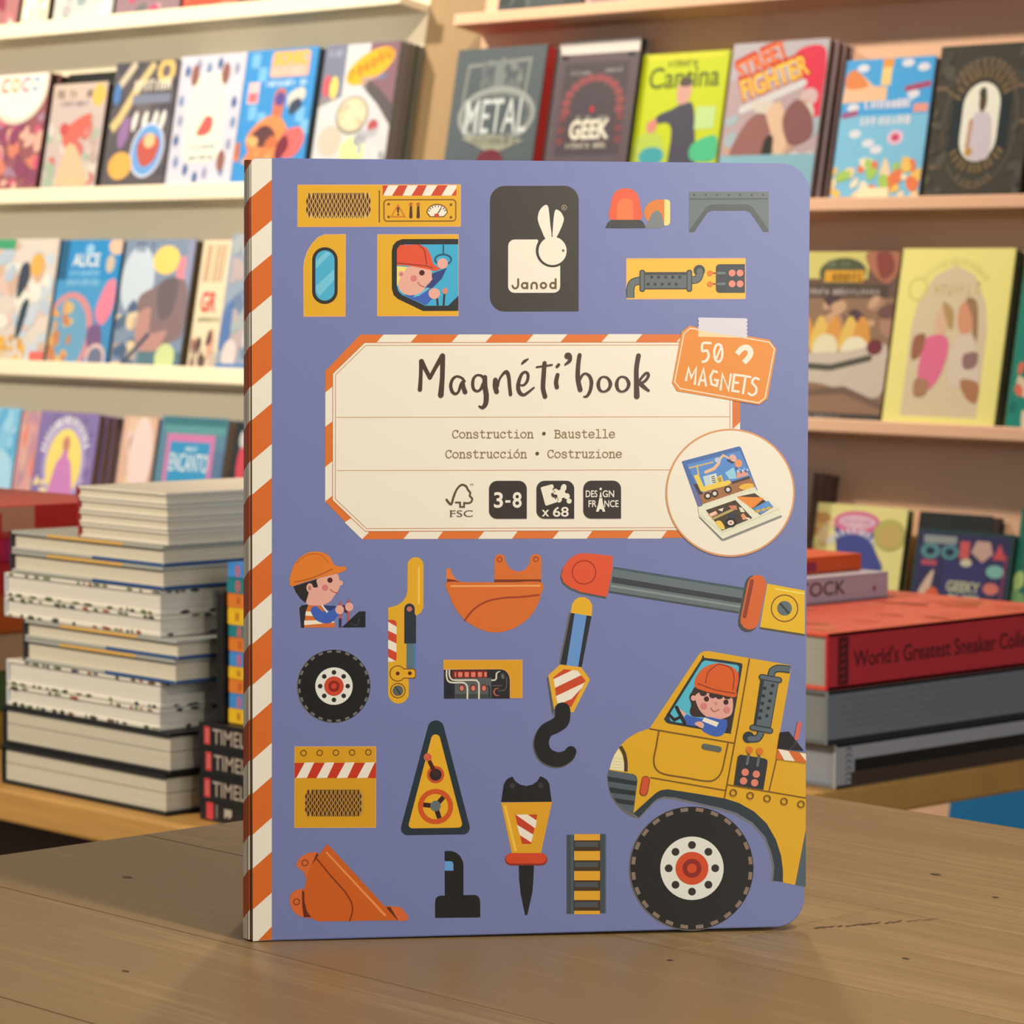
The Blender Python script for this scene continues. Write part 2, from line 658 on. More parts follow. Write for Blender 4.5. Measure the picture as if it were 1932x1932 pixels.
def on_hinge(x, y, lift):
    """x runs round the hinge in millimetres, y up the book in millimetres"""
    d = min(max(x / 1000, 0), acc[-1] - 1e-6)
    for i in range(len(acc) - 1):
        if d <= acc[i + 1] + 1e-9:
            t = (d - acc[i]) / (acc[i + 1] - acc[i])
            u = pl[i][0] + t * (pl[i + 1][0] - pl[i][0])
            yy = pl[i][1] + t * (pl[i + 1][1] - pl[i][1])
            break
    v = y / 1000
    return (u - lift, yy + v * SL * max(0, (0.04 - yy) / 0.04) - lift * 0.6, v * CL)


a = Art(0, 0, 1, KB, 0.00006, 0.00001)
cuts = [acc[i] * 1000 for i in range(len(acc))]
def band(y0, y1, c, sl):
    for d0, d1 in zip(cuts[:-1], cuts[1:]):
        lo = [max(0.6, min(259.2, q)) for q in (y0 - sl * d0, y0 - sl * d1, y1 - sl * d1, y1 - sl * d0)]
        if max(lo) - min(lo) > 0.01:
            a.poly([(d0, lo[0]), (d1, lo[1]), (d1, lo[2]), (d0, lo[3])], c)
for k in range(-2, 13):
    v0 = layout(472, 371.7 + 141 * k)[1] * 1000
    v1 = layout(472, 448.7 + 141 * k)[1] * 1000
    vm = layout(472, 512.7 + 141 * k)[1] * 1000
    band(v1, v0, (205, 84, 24), 0.9)
    band(vm, v1, CREAM, 0.9)
a.poly([(1.05, 0.7), (1.3, 0.7), (1.3, 259.1), (1.05, 259.1)], (150, 124, 92))
a.build('hinge_stripes', spine, PRINT, lambda x, y, l: on_hinge(x, y, l), 'striped wrap round the spine edge')


def grille(a, x0, y0, x1, y1, dx, rows, c, rw=0.30):
    dy = (y1 - y0) / rows
    a.hold(True)
    n = int((x1 - x0) / dx)
    for i in range(n * 2 + 1):
        x = x0 + i * dx / 2
        for j in range(rows + 1):
            y = y0 + dy * (j + (0.5 if i % 2 else 0.0))
            ya, yb = max(y0, y - dy * .50), min(y1, y + dy * .50)
            edge = dx * 1.1
            if yb - ya < dy * .3 or ((x < x0 + edge or x > x1 - edge) and (y < y0 + dy * .4 or y > y1 - dy * .4)):
                continue
            h = dx * rw
            q = [(x, ya)] if ya > y0 else [(x - h * .5, ya), (x + h * .5, ya)]
            q += [(x + h, y)] if ya < y < yb else []
            q += [(x, yb)] if yb < y1 else [(x + h * .5, yb), (x - h * .5, yb)]
            q += [(x - h, y)] if ya < y < yb else []
            if len(q) > 2:
                a.poly(q, c)
    a.flat = False


def plate(a, x0, y0, x1, y1, c=YEL, e=6):
    a.rect(x0 - e, y0 - e, x1 + e, y1 + e, PEACH, e)
    a.rect(x0, y0, x1, y1, c)


# vent and gauge panel
a = motif(440, 280, 4.2)
plate(a, 508, 296, 1795, 622)
a.rect(575, 355, 1083, 558, (226, 176, 84), 30)
grille(a, 580, 357, 1078, 556, 33, 3, (94, 48, 8))
a.line([(1153, 340), (1153, 588)], 10, BROWN)
a.rect(1180, 298, 1765, 380, RED)
for x in (1183, 1337, 1491, 1645):
    a.poly([(x, 380), (x + 70, 380), (min(x + 122, 1765), 298), (x + 40, 298)] if x < 1640 else [(x, 380), (x + 80, 380), (1765, 320), (1765, 298), (x + 50, 298)], CREAM)
a.line(Art.rr(1190, 412, 1760, 582, 26), 9, BROWN, True)
for x, y in ((1227, 447), (1722, 452), (1227, 548), (1722, 552)):
    a.ell(x, y, 11, 11, BROWN, n=12)
a.line([(1302, 452), (1356, 546), (1248, 546)], 10, (222, 118, 22), True)
a.line([(1302, 480), (1302, 512)], [22, 12], (110, 56, 10))
a.ell(1303, 530, 8, 8, (110, 56, 10), n=10)
for x in (1404, 1462):
    a.ell(x, 448, 15, 15, (196, 110, 30), n=14)
    a.line([(x, 470), (x, 548)], [18, 26], (84, 44, 10))
a.poly([(1527, 515)] + [(1612 + 85 * math.cos(R(t)), 515 + 70 * math.sin(R(t))) for t in range(180, 361, 12)] + [(1668, 550), (1555, 550)], BROWN)
a.poly([(1536, 514)] + [(1612 + 76 * math.cos(R(t)), 515 + 60 * math.sin(R(t))) for t in range(180, 361, 12)] + [(1662, 543), (1561, 543)], CREAM)
for t in range(195, 350, 21):
    a.line([(1612 + 74 * math.cos(R(t)), 515 + 58 * math.sin(R(t))), (1612 + 58 * math.cos(R(t)), 515 + 45 * math.sin(R(t)))], 8, BROWN, caps=False)
a.line([(1612, 530), (1642, 482)], 8, (70, 50, 20))
a.ell(1608, 536, 20, 14, RED, n=16)
done(a, 'printed_vent_panel')

# small window plate
a = motif(440, 280, 4.2)
for e, c in ((6, PEACH), (0, YEL)):
    a.poly([(558 - e, 1335 + e), (555 - e, 950), (562 - e, 890), (585 - e, 820), (625 - e, 755), (670 - e * .5, 712 - e), (720, 691 - e), (882 + e, 690 - e), (880 + e, 1335 + e)], c)
a.rect(620, 788, 823, 1240, (48, 40, 32), 101)
a.rect(646, 813, 798, 1213, SKY, 76)
a.poly([(648, 900), (730, 823), (770, 838), (650, 958)], (120, 198, 214))
a.poly([(648, 1098), (796, 962), (797, 1045), (680, 1178), (655, 1140)], (120, 198, 214))
done(a, 'printed_window_plate')

# cab window with the fair-haired driver
a = motif(440, 280, 4.2)
plate(a, 1142, 692, 1778, 1333)
a.poly([(1780, 725), (1782, 1297), (1500, 1297), (1300, 1200), (1268, 1170), (1253, 1120), (1252, 820), (1262, 775), (1290, 742), (1335, 725)], (40, 34, 28))
fill = [(1780, 768), (1782, 1255), (1520, 1255), (1335, 1168), (1305, 1140), (1293, 1095), (1293, 840), (1305, 790), (1350, 768)]
a.poly(fill, (62, 172, 202))
a.poly([(1380, 1180), (1440, 1165), (1530, 1095), (1570, 1000), (1690, 955), (1650, 1040), (1580, 1110), (1470, 1185)], (44, 62, 120))
a.poly([(1350, 1170), (1420, 1160), (1530, 1125), (1590, 1185), (1525, 1252), (1420, 1205)], CLOTH)
a.poly([(1420, 1190), (1470, 1175), (1560, 1115), (1530, 1110), (1440, 1165)], (110, 190, 205))
a.poly([(1293, 940), (1385, 948), (1385, 1000), (1345, 1005), (1312, 1085), (1293, 1092)], (250, 222, 110))
a.blob([(1385, 945), (1500, 950), (1562, 972), (1570, 1015), (1560, 1062), (1530, 1095), (1485, 1148), (1405, 1172), (1335, 1150), (1303, 1098), (1312, 1050), (1345, 1000)], SKIN)
a.ell(1552, 1040, 22, 22, SKIN, n=16)
a.ell(1328, 1002, 26, 26, SKIN, n=16)
a.ell(1328, 1004, 14, 14, (205, 120, 95), n=14)
a.poly([(1293, 932), (1293, 805), (1318, 772), (1470, 768), (1530, 795), (1565, 860), (1582, 925), (1640, 962), (1605, 980), (1500, 957), (1400, 938)], (232, 82, 40))
a.curve([(1462, 768), (1510, 815), (1528, 925)], 8, (150, 40, 20))
a.curve([(1293, 914), (1400, 926), (1520, 938), (1575, 955)], 8, (150, 40, 20))
a.ell(1492, 993, 22, 22, (74, 20, 12), n=18)
a.ell(1427, 1037, 26, 26, (226, 122, 120), n=18)
a.curve([(1460, 1065), (1478, 1092), (1512, 1106)], 6, (180, 80, 60))
a.line([(1662, 768), (1662, 850)], 12, (30, 88, 112))
a.ring(1660, 888, 64, 14, (30, 88, 112), 40)
a.ell(1655, 920, 42, 42, SKIN, n=18)
a.poly([(1700, 1255), (1782, 1175), (1782, 1255)], (44, 40, 50))
a.line([(1612, 1185), (1618, 1253)], 15, (40, 40, 50), caps=False)
a.line([(1672, 1150), (1664, 1253)], 15, (40, 40, 50), caps=False)
a.ell(1590, 1158, 46, 44, SKIN, n=20)
a.ell(1676, 1138, 25, 25, (214, 140, 116), n=16)
done(a, 'printed_cab_window')

# maker's badge with the rabbit
a = motif(910, 340, 7.155)
a.poly(Art.rr(98, 88, 1298, 1790, 200, 'abd'), (62, 52, 40))
body = [(430, 815), (735, 815), (750, 826), (748, 842)] + [(945 + 228 * math.cos(R(t)), 965 + 228 * math.sin(R(t))) for t in range(211, 63, -6)] + \
       [(1043, 1166), (1048, 1180), (1048, 1450), (1040, 1488), (1020, 1515), (985, 1533), (955, 1537), (430, 1537), (395, 1530), (362, 1505), (346, 1470), (344, 1440), (344, 905), (352, 865), (375, 835), (400, 820)]
a.poly(body, CREAM)
a.ell(945, 970, 190, 192, CREAM, n=44)
a.blob([(855, 810), (795, 690), (752, 580), (745, 505), (765, 430), (805, 375), (850, 347), (880, 362), (895, 430), (912, 600), (928, 780)], CREAM)
a.blob([(946, 785), (950, 640), (962, 500), (978, 425), (1005, 412), (1055, 445), (1093, 515), (1092, 570), (1055, 670), (995, 785)], CREAM)
a.ell(1088, 966, 18, 18, (120, 98, 66), n=14)
a.ring(1102, 384, 33, 9, (176, 150, 112), n=20)
a.text('R', 1088, 402, 34, (176, 150, 112), bold=0.02)
INK = (112, 88, 48)
a.curve([(480, 1352), (480, 1425), (472, 1458), (445, 1477), (415, 1466), (403, 1440)], 27, INK)
a.ring(567, 1438, 36, 27, INK)
a.line([(603, 1404), (603, 1476)], 27, INK)
a.curve([(660, 1478), (660, 1435), (670, 1410), (695, 1400), (722, 1410), (732, 1436), (732, 1478)], 27, INK)
a.ring(822, 1438, 36, 27, INK)
a.ring(950, 1438, 36, 27, INK)
a.line([(986, 1352), (986, 1476)], 27, INK)
done(a, 'printed_maker_badge', 'dark badge with a cream rabbit and the maker name')

# beacon and horn
a = motif(880, 320, 2.927)
a.blob([(797, 285), (796, 200), (812, 142), (845, 115), (877, 110), (910, 115), (942, 142), (958, 200), (957, 285)], (238, 88, 48))
a.poly([(828, 285), (832, 195), (848, 172), (878, 163), (908, 172), (920, 195), (922, 285)], (250, 118, 56))
a.poly([(765, 331), (778, 300), (798, 284), (958, 284), (975, 296), (992, 331)], (58, 56, 52))
a.poly([(1092, 172)] + [(1066 + 86 * math.cos(R(t)), 245 + 73 * math.sin(R(t))) for t in range(285, 75, -10)] + [(1092, 316)], (226, 124, 26))
a.rect(1092, 172, 1124, 316, (250, 216, 120), 20, 'bc')
a.poly([(985, 331), (1022, 252), (1036, 238), (1050, 232), (1064, 238), (1078, 256), (1092, 318), (1068, 331)], (122, 124, 120))
done(a, 'printed_beacon')

# grey mudguard
a = motif(880, 320, 2.927)
a.poly([(1228, 130), (1668, 130), (1668, 353), (1640, 353), (1565, 244), (1540, 235), (1355, 235), (1330, 246), (1257, 353), (1228, 353)], (104, 112, 106))
a.poly([(1228, 345), (1322, 213), (1355, 200), (1545, 200), (1580, 214), (1668, 340), (1668, 353), (1640, 353), (1565, 244), (1540, 235), (1355, 235), (1330, 246), (1257, 353), (1228, 353)], (78, 84, 78))
a.line([(1228, 170), (1668, 170)], 6, (66, 72, 68), caps=False)
for i in range(7):
    a.ell(1257 + 63.5 * i, 148, 6, 6, (60, 66, 62), n=10)
done(a, 'printed_mudguard')

# exhaust panel
a = motif(880, 320, 2.927)
plate(a, 886, 502, 1537, 720, (250, 188, 48), 5)
for w, c in ((46, (62, 62, 56)), (34, (104, 108, 104))):
    a.curve([(905, 717), (905, 665), (920, 632), (962, 620)], w, c, caps=False)
a.ell(1285, 566, 32, 32, (62, 62, 56), n=20)
for w, c in ((44, (62, 62, 56)), (32, (104, 108, 104))):
    a.curve([(1236, 620), (1275, 612), (1290, 578)], w, c, caps=False)
a.ell(1288, 570, 17, 17, (104, 108, 104), n=16)
a.rect(972, 574, 1228, 670, (62, 62, 56))
a.rect(972, 590, 1228, 662, (98, 104, 102))
for x in (970, 1230):
    a.rect(x - 16, 561, x + 16, 684, (62, 62, 56), 14)
    a.rect(x - 9, 568, x + 9, 677, (104, 108, 104), 9)
for i in range(5):
    a.ell(1022 + 39 * i, 602, 9, 9, (46, 46, 44), n=10)
    a.ell(1002 + 39 * i, 641, 9, 9, (46, 46, 44), n=10)
a.rect(1377, 531, 1537, 689, (60, 62, 60), 20, 'ad')
for y in (580, 640):
    a.line([(1352, y), (1392, y)], 8, (150, 80, 30))
    a.line([(1390, y), (1424, y)], 14, (112, 116, 112))
    a.ell(1344, y + 1, 16, 16, (232, 122, 28), n=14)
    for x in (1466, 1510):
        a.ell(x, y, 19, 19, (242, 138, 112), n=16)
done(a, 'printed_exhaust_panel')

# title label
a = motif()
a.poly([(679, 633), (1330, 634), (1396, 690), (1396, 955), (1330, 1018), (683, 1020), (613, 948), (613, 702)], (232, 116, 38))
for k in range(5):
    x = 722.9 + 141.6 * k
    a.poly([(x, 633.2), (min(x + 64, 1350), 633.4), (min(x + 51, 1338), 648), (x - 13, 648)], CREAM)
for k in range(4):
    x = 773 + 140.7 * k
    a.poly([(x, 1005), (x + 63, 1005), (x + 52, 1019.5), (x - 12, 1019.5)], CREAM)
for y in (742.5, 883.5):
    a.poly([(613, y), (627, y - 11.5), (627, y + 54), (613, y + 65)], CREAM)
a.poly([(662, 980), (695.5, 1007), (683, 1020), (650, 988)], CREAM)
a.poly([(1382, 813), (1396, 800), (1396, 830), (1382, 830)], CREAM)
octo = lambda e: [(687 + e * .45, 648.5 + e), (1320, 649 + e), (1382 - e, 705), (1382 - e, 950), (1325, 1004 - e), (689 + e * .45, 1005 - e), (627 + e, 946 - e * .45), (627 + e, 707 + e * .45)]
a.poly(octo(0), CREAM)
LINE = (206, 134, 76)
a.line(octo(0), 1.4, LINE, True)
a.line(octo(5.2), 1.3, LINE, True)
a.line([(634, 789.6), (1376, 789.8)], 1.2, LINE, caps=False)
a.line([(635, 890), (1376, 890)], 1.2, LINE, caps=False)
done(a, 'printed_title_label', 'cream label with an orange striped border')

# hand lettered title
T = (74, 52, 34)
a = motif(780, 660, 8.4, off=0.00025)
for pts, w in (([(118, 195), (112, 430), (100, 650)], [62, 56, 68]), ([(122, 200), (190, 330), (258, 462)], [78, 62, 62]), ([(258, 462), (345, 300), (455, 112)], [60, 62, 78]),
               ([(458, 115), (455, 430), (431, 738)], [80, 72, 88]),
               ([(806, 520), (770, 470), (690, 440), (622, 480), (588, 580), (612, 680), (664, 718), (712, 680), (745, 590), (775, 540)], [38, 36, 35, 45, 50, 50, 42, 40, 52, 64]),
               ([(775, 545), (792, 620), (816, 690)], [66, 64, 72]),
               ([(1100, 455), (1062, 426), (1000, 424), (950, 475), (936, 570), (955, 645), (1008, 676), (1065, 640), (1108, 560)], [44, 36, 35, 45, 48, 45, 38, 46, 64]),
               ([(1128, 455), (1132, 600), (1152, 740), (1142, 870), (1095, 934), (1040, 916)], [72, 76, 80, 76, 58, 30]),
               ([(1295, 495), (1295, 600), (1316, 686)], [70, 76, 74]),
               ([(1326, 600), (1360, 490), (1420, 400), (1474, 372), (1508, 450), (1522, 600), (1537, 730)], [50, 34, 42, 60, 56, 52, 54]),
               ([(1690, 582), (1750, 578), (1802, 510), (1814, 420), (1778, 372), (1718, 402), (1674, 500), (1656, 610), (1682, 700), (1742, 736), (1812, 698), (1905, 622)], [28, 36, 45, 44, 38, 46, 56, 60, 60, 48, 40, 30]),
               ([(1720, 238), (1760, 200), (1812, 168)], [34, 44, 24])):
    a.curve(pts, w, T)
a.use(1000, 660, 8.05)
for pts, w in (([(218, 222), (205, 400), (196, 600), (226, 732)], [62, 66, 66, 66]), ([(98, 283), (210, 268), (330, 250)], [28, 30, 28]), ([(415, 402), (394, 510), (406, 590)], [60, 62, 62]),
               ([(408, 276), (432, 248)], [46, 46]), ([(606, 112), (600, 185), (532, 246)], [54, 54, 28]),
               ([(750, 100), (730, 250), (724, 450), (760, 630)], [60, 62, 66, 70]),
               ([(752, 480), (790, 410), (840, 382), (900, 420), (931, 510), (912, 640), (862, 725), (815, 734)], [40, 38, 32, 45, 52, 50, 40, 22]),
               ([(1645, 112), (1615, 300), (1614, 500), (1620, 730)], [70, 68, 70, 84]), ([(1650, 540), (1740, 500), (1796, 420), (1778, 376), (1730, 402), (1652, 500)], [36, 40, 44, 40, 40, 36]),
               ([(1668, 530), (1730, 590), (1800, 645)], [62, 56, 34])):
    a.curve(pts, w, T)
a.ell(574, 112, 54, 50, T, n=20)
for d in (0, 279):
    a.curve([(1110 + d, 432), (1180 + d, 455), (1220 + d, 540), (1185 + d, 625), (1112 + d, 658), (1055 + d, 625), (1035 + d, 540), (1058 + d, 465)], [28, 36, 50, 42, 28, 42, 52, 38], T, True)
done(a, 'printed_title_lettering', 'hand lettered dark brown title')

# typewriter lines
G = {
    'C': [[(55, -56), (55, -76)], 'c', [(55, -60), (42, -75), (22, -75), (6, -58), (4, -28), (16, -6), (36, -1), (57, -16)]],
    'o': ['o'], 'O': ['o', [(30, -70), (44, -86)]],
    'n': [[(4, -57), (14, -57), (14, 0)], [(2, 0), (26, 0)], 'c', [(14, -38), (28, -55), (42, -56), (50, -42), (50, 0)], [(40, 0), (62, 0)]],
    's': ['c', [(52, -44), (40, -57), (20, -57), (9, -44), (22, -33), (42, -28), (53, -14), (42, -1), (20, -1), (8, -13)]],
    't': ['c', [(24, -77), (24, -16), (36, -1), (55, -8)], [(6, -57), (50, -57)]],
    'r': [[(6, -57), (20, -57), (20, 0)], [(4, 0), (42, 0)], 'c', [(20, -38), (34, -55), (48, -57), (57, -48)]],
    'u': ['c', [(2, -57), (14, -57), (14, -16), (24, -2), (38, -4), (50, -20)], [(40, -57), (50, -57), (50, 0), (60, 0)]],
    'c': [[(52, -57), (52, -42)], 'c', [(52, -45), (38, -57), (18, -55), (6, -30), (14, -8), (32, -1), (55, -12)]],
    'i': [[(12, -57), (33, -57), (33, 0)], [(8, 0), (58, 0)], [(32, -80), (35, -80)]],
    'B': ['c', [(2, -76), (40, -76), (52, -66), (50, -48), (36, -42), (14, -42)], 'c', [(36, -42), (56, -34), (58, -14), (44, 0), (2, 0)], [(14, -76), (14, 0)]],
    'a': ['c', [(10, -48), (22, -57), (40, -55), (46, -42), (46, -6), (59, 0)], 'c', [(46, -33), (26, -36), (8, -24), (10, -6), (26, 0), (46, -14)]],
    'e': ['c', [(6, -30), (54, -30), (50, -50), (31, -58), (12, -50), (5, -30), (12, -8), (32, 0), (56, -10)]],
    'l': [[(12, -82), (32, -82), (32, 0)], [(8, 0), (58, 0)]],
    'z': [[(10, -44), (10, -57), (52, -57), (8, 0), (54, 0), (54, -14)]],
}
TW = (158, 128, 84)
a = motif(830, 790, 5.367, off=0.00025)
for x0, base, s in ((125, 208, 'Construction * Baustelle'), (57, 410, 'ConstrucciOn * Costruzione')):
    a.hold(True)
    for i, ch in enumerate(s):
        x = x0 + i * 68.9
        if ch == ' ':
            continue
        if ch == '*':
            a.ell(x + 31, base - 43, 18, 18, (96, 66, 34), n=16)
            continue
        smooth = False
        for item in G[ch]:
            if item == 'c':
                smooth = True
            elif item == 'o':
                a.ring(x + 31, base - 29, 27, 9.5, TW, 28, n=20)
            else:
                q = [(x + px, base + py) for px, py in item]
                (a.curve(q, 9.5, TW, n=4) if smooth else a.line(q, 9.5, TW))
                smooth = False
done(a, 'printed_typewriter_lines')

# forest mark and three dark badges
a = motif(830, 895, 5.367, off=0.00025)
FB = (100, 74, 48)
a.curve([(66, 270), (112, 316), (138, 240), (170, 165), (216, 120), (262, 132), (284, 170), (306, 200), (302, 230), (326, 260), (316, 292), (285, 305), (247, 302)], [22, 22, 22, 20, 20, 20, 18, 18, 18, 18, 18, 18, 18], FB)
a.line([(160, 298), (204, 298), (204, 343), (244, 343), (244, 300)], 17, FB)
a.text('FSC', 104, 444, 66, FB, width=228, bold=-0.005)
a.line([(98, 442), (134, 442)], 5, FB, caps=False)
a.line([(98, 380), (112, 380)], 5, FB, caps=False)
a.text('TM', 302, 126, 18, FB, width=34)
for x in (497, 977, 1451):
    a.poly(Art.rr(x, 80, x + 381, 464, 82, 'abd'), (52, 40, 30))
a.text('3', 545, 348, 148, CREAM, width=92, bold=0.02)
a.line([(660, 289), (712, 289)], 24, CREAM, caps=False)
a.text('8', 734, 348, 148, CREAM, width=92, bold=0.02)
a.poly([(1018, 152), (1030, 143), (1130, 116), (1145, 122), (1152, 150), (1142, 168), (1160, 188), (1150, 205), (1128, 205), (1124, 225), (1142, 245), (1165, 262), (1186, 296), (1078, 332), (1065, 326)], CREAM)
cx, cy = 1226, 214
a.poly([(cx + 62 * math.cos(R(t + 22)), cy + 62 * math.sin(R(t + 22))) for t in (0, 90, 180, 270)], CREAM)
for t in (22, 112, 202, 292):
    a.ell(cx + 62 * math.cos(R(t)), cy + 62 * math.sin(R(t)), 30, 30, CREAM, n=16)
    a.line([(cx, cy), (cx + 75 * math.cos(R(t)), cy + 75 * math.sin(R(t)))], 46, CREAM, caps=False)
a.ell(cx + 80, cy + 72, 26, 26, CREAM, n=14)
a.ell(cx + 28, cy - 74, 26, 26, CREAM, n=14)
a.curve([(1152, 150), (1140, 168), (1164, 192), (1126, 212), (1140, 246), (1180, 250), (1196, 262), (1188, 296)], 6, (150, 120, 84))
a.text('x', 1030, 440, 96, CREAM, width=74, bold=0.015)
a.text('68', 1142, 442, 94, CREAM, width=160, bold=0.015)
a.text('DES', 1474, 246, 66, CREAM, width=118, bold=0.015)
a.text('GN', 1644, 246, 66, CREAM, width=118, bold=0.015)
a.text('FR', 1502, 346, 66, CREAM, width=82, bold=0.015)
a.text('NCE', 1662, 346, 66, CREAM, width=144, bold=0.015)
a.poly([(1622, 195), (1629, 195), (1638, 250), (1612, 250)], CREAM)
a.ell(1625, 164, 13, 13, CREAM, n=12)
a.poly([(1611, 256), (1641, 256), (1648, 310), (1672, 394), (1646, 394), (1640, 376), (1625, 366), (1610, 376), (1604, 394), (1578, 394), (1602, 310)], CREAM)
done(a, 'printed_information_badges')

# orange sticker with magnets lettering
a = motif(1040, 600, 3.864, off=0.00025)
a.poly([(1008, 66), (1075, 84), (1590, 172), (1640, 240), (1575, 604), (1514, 646), (915, 545), (880, 485), (948, 112)], (240, 142, 44))
a.line([(1012, 86), (1588, 190), (1625, 240), (1557, 596), (1510, 632), (938, 526), (898, 478), (966, 126)], 7, CREAM, True)
a.poly([(1072, 8)] + [(1425 + (6 if i % 2 else -3), 15 + 14 * i) for i in range(11)] + [(1422, 158), (1072, 148)] + [(1072 + (-4 if i % 2 else 3), 148 - 14 * i) for i in range(1, 10)], (226, 214, 214))
a.poly([(1072, 100), (1422, 160), (1420, 158), (1072, 148)], (250, 214, 158))
for pts in ([(1160, 196), (1104, 198), (1100, 252), (1132, 250), (1146, 286), (1130, 322), (1102, 332)],):
    a.curve(pts, 18, CREAM)
a.ring(1216, 268, 30, 18, CREAM, 64)
a.line([(1196, 322), (1240, 212)], 14, CREAM)
a.curve([(1352, 276), (1385, 238), (1425, 228), (1450, 255), (1442, 295), (1402, 338)], [38, 40, 42, 42, 40, 38], CREAM, caps=False)
for pts in ([(980, 466), (1000, 378), (1018, 448), (1056, 376), (1044, 494)], [(1072, 500), (1108, 384), (1126, 506)], [(1082, 466), (1120, 470)], [(1206, 408), (1180, 398), (1158, 440), (1166, 496), (1204, 508), (1212, 468), (1190, 464)],
            [(1232, 534), (1246, 424), (1290, 540), (1308, 424)], [(1372, 432), (1332, 426), (1318, 544), (1364, 550)], [(1326, 482), (1360, 486)], [(1382, 432), (1450, 444)], [(1414, 438), (1396, 562)]):
    a.line(pts, 17, CREAM)
a.curve([(1510, 460), (1480, 452), (1462, 484), (1492, 522), (1488, 560), (1460, 576), (1436, 562)], 17, CREAM)
done(a, 'printed_magnet_sticker', 'orange printed sticker held by a strip of tape')

# round picture of the opened book
a = motif(1250, 800, 7.431, off=0.0003)
a.ell(945, 990, 905, 898, (228, 156, 98), n=72)
a.ell(945, 990, 880, 872, CREAM, n=72)
a.poly([(505, 1318), (830, 1638), (1660, 1308), (1672, 1330), (1640, 1348), (858, 1668), (820, 1664), (510, 1345)], (150, 146, 134))
a.poly([(266, 560), (275, 545), (1060, 340), (1085, 345), (1100, 365), (1330, 960), (490, 1190)], (78, 112, 168))
a.poly([(390, 800), (490, 1190), (560, 1180)], (122, 112, 150))
a.poly([(340, 590), (1080, 400), (1300, 900), (590, 1130)], (92, 142, 204))
a.poly([(505, 1010), (970, 850), (1225, 765), (1300, 900), (560, 1150)], (172, 112, 62))
a.poly([(960, 835), (1215, 755), (1222, 790), (970, 870)], (76, 58, 52))
a.poly([(430, 870), (520, 860), (560, 1010), (510, 1020)], (70, 52, 46))
a.line([(372, 640), (700, 560)], 24, (210, 176, 130))
a.line([(480, 610), (500, 730)], 26, (214, 186, 120))
a.line([(600, 700), (720, 650), (780, 580), (800, 520), (845, 462), (925, 505)], [44, 46, 42, 34, 28, 24], (246, 190, 140))
a.ell(770, 530, 45, 36, (206, 204, 210), n=14)
a.poly([(560, 760), (750, 715), (780, 860), (600, 905)], (206, 218, 208))
a.poly([(655, 748), (742, 726), (770, 862), (690, 885)], (240, 236, 218))
for i in range(4):
    a.line([(675 + 6 * i, 768 + 27 * i), (728 + 6 * i, 755 + 27 * i)], 15, (96, 84, 78), caps=False)
a.poly([(430, 745), (500, 730), (575, 900), (760, 850), (745, 780), (820, 735), (850, 830), (930, 808), (960, 850), (910, 885), (570, 975), (530, 965)], (248, 208, 78))
a.poly([(765, 780), (812, 765), (830, 830), (785, 842)], (180, 150, 70))
for x, y in ((630, 1032), (727, 1000), (914, 945)):
    a.ell(x, y, 52, 52, (58, 40, 34), n=22)
    a.ell(x, y, 28, 28, (238, 220, 200), n=16)
a.blob([(930, 480), (985, 450), (1030, 490), (1020, 550), (960, 540)], (236, 180, 160))
a.ell(1060, 578, 52, 56, (248, 154, 92), n=20)
a.poly([(900, 515), (1000, 560), (980, 580), (905, 545)], (60, 62, 80))
a.poly([(870, 710), (990, 630), (1022, 715), (1030, 790), (930, 800)], (156, 210, 222))
a.poly([(1040, 700), (1170, 680), (1200, 745), (1030, 790)], (236, 160, 140))
for i in range(8):
    a.ell(1030 + 22 * i, 650 + (i * 37) % 60, 14, 16, ((92, 90, 120), (220, 225, 230), (150, 190, 210))[i % 3], n=10)
a.blob([(1065, 920), (1120, 870), (1240, 860), (1270, 905), (1160, 950)], (246, 184, 60))
a.poly([(556, 1150), (1290, 905), (1320, 960), (1300, 985), (590, 1215), (545, 1190)], (236, 222, 182))
for i in range(12):
    x, y = 600 + 55 * i, 1150 - 18.5 * i
    a.poly([(x, y), (x + 44, y - 34), (x + 34, y + 4)], CREAM)
a.poly([(490, 1190), (1300, 945), (1640, 1185), (1625, 1212), (1660, 1300), (835, 1638), (510, 1318)], (240, 230, 196))
a.line([(515, 1300), (835, 1545), (1630, 1215)], 8, (206, 196, 160))
a.poly([(600, 1232), (1015, 1090), (1255, 1345), (830, 1522)], (74, 58, 36))
a.poly([(1035, 1045), (1285, 995), (1550, 1190), (1365, 1302)], (74, 58, 36))
a.blob([(1045, 1050), (1200, 1050), (1400, 1062), (1345, 1130), (1250, 1205), (1180, 1160)], (246, 142, 46))
a.poly([(1262, 1210), (1475, 1100), (1548, 1188), (1370, 1290)], (96, 150, 206))
for x, y in ((1320, 1240), (1400, 1220), (1470, 1200)):
    a.poly([(x - 40, y + 20), (x, y - 20), (x + 60, y - 8), (x + 20, y + 30)], (206, 172, 80))
a.line([(700, 1352), (985, 1222)], 34, (196, 166, 96))
a.poly([(632, 1290), (740, 1240), (772, 1286), (668, 1336)], (244, 160, 124))
for i in range(3):
    a.line([(660, 1288 + 12 * i), (740, 1256 + 12 * i)], 6, CREAM)
a.poly([(770, 1225), (850, 1200), (830, 1250)], CREAM)
a.poly([(920, 1170), (1030, 1165), (1040, 1230), (960, 1225)], (214, 130, 92))
a.poly([(900, 1290), (1020, 1270), (1050, 1335), (940, 1345)], (52, 56, 70))
a.blob([(735, 1400), (800, 1380), (850, 1440), (865, 1500), (800, 1490)], (248, 204, 80))
a.ell(950, 1408, 80, 66, (30, 24, 20), n=26)
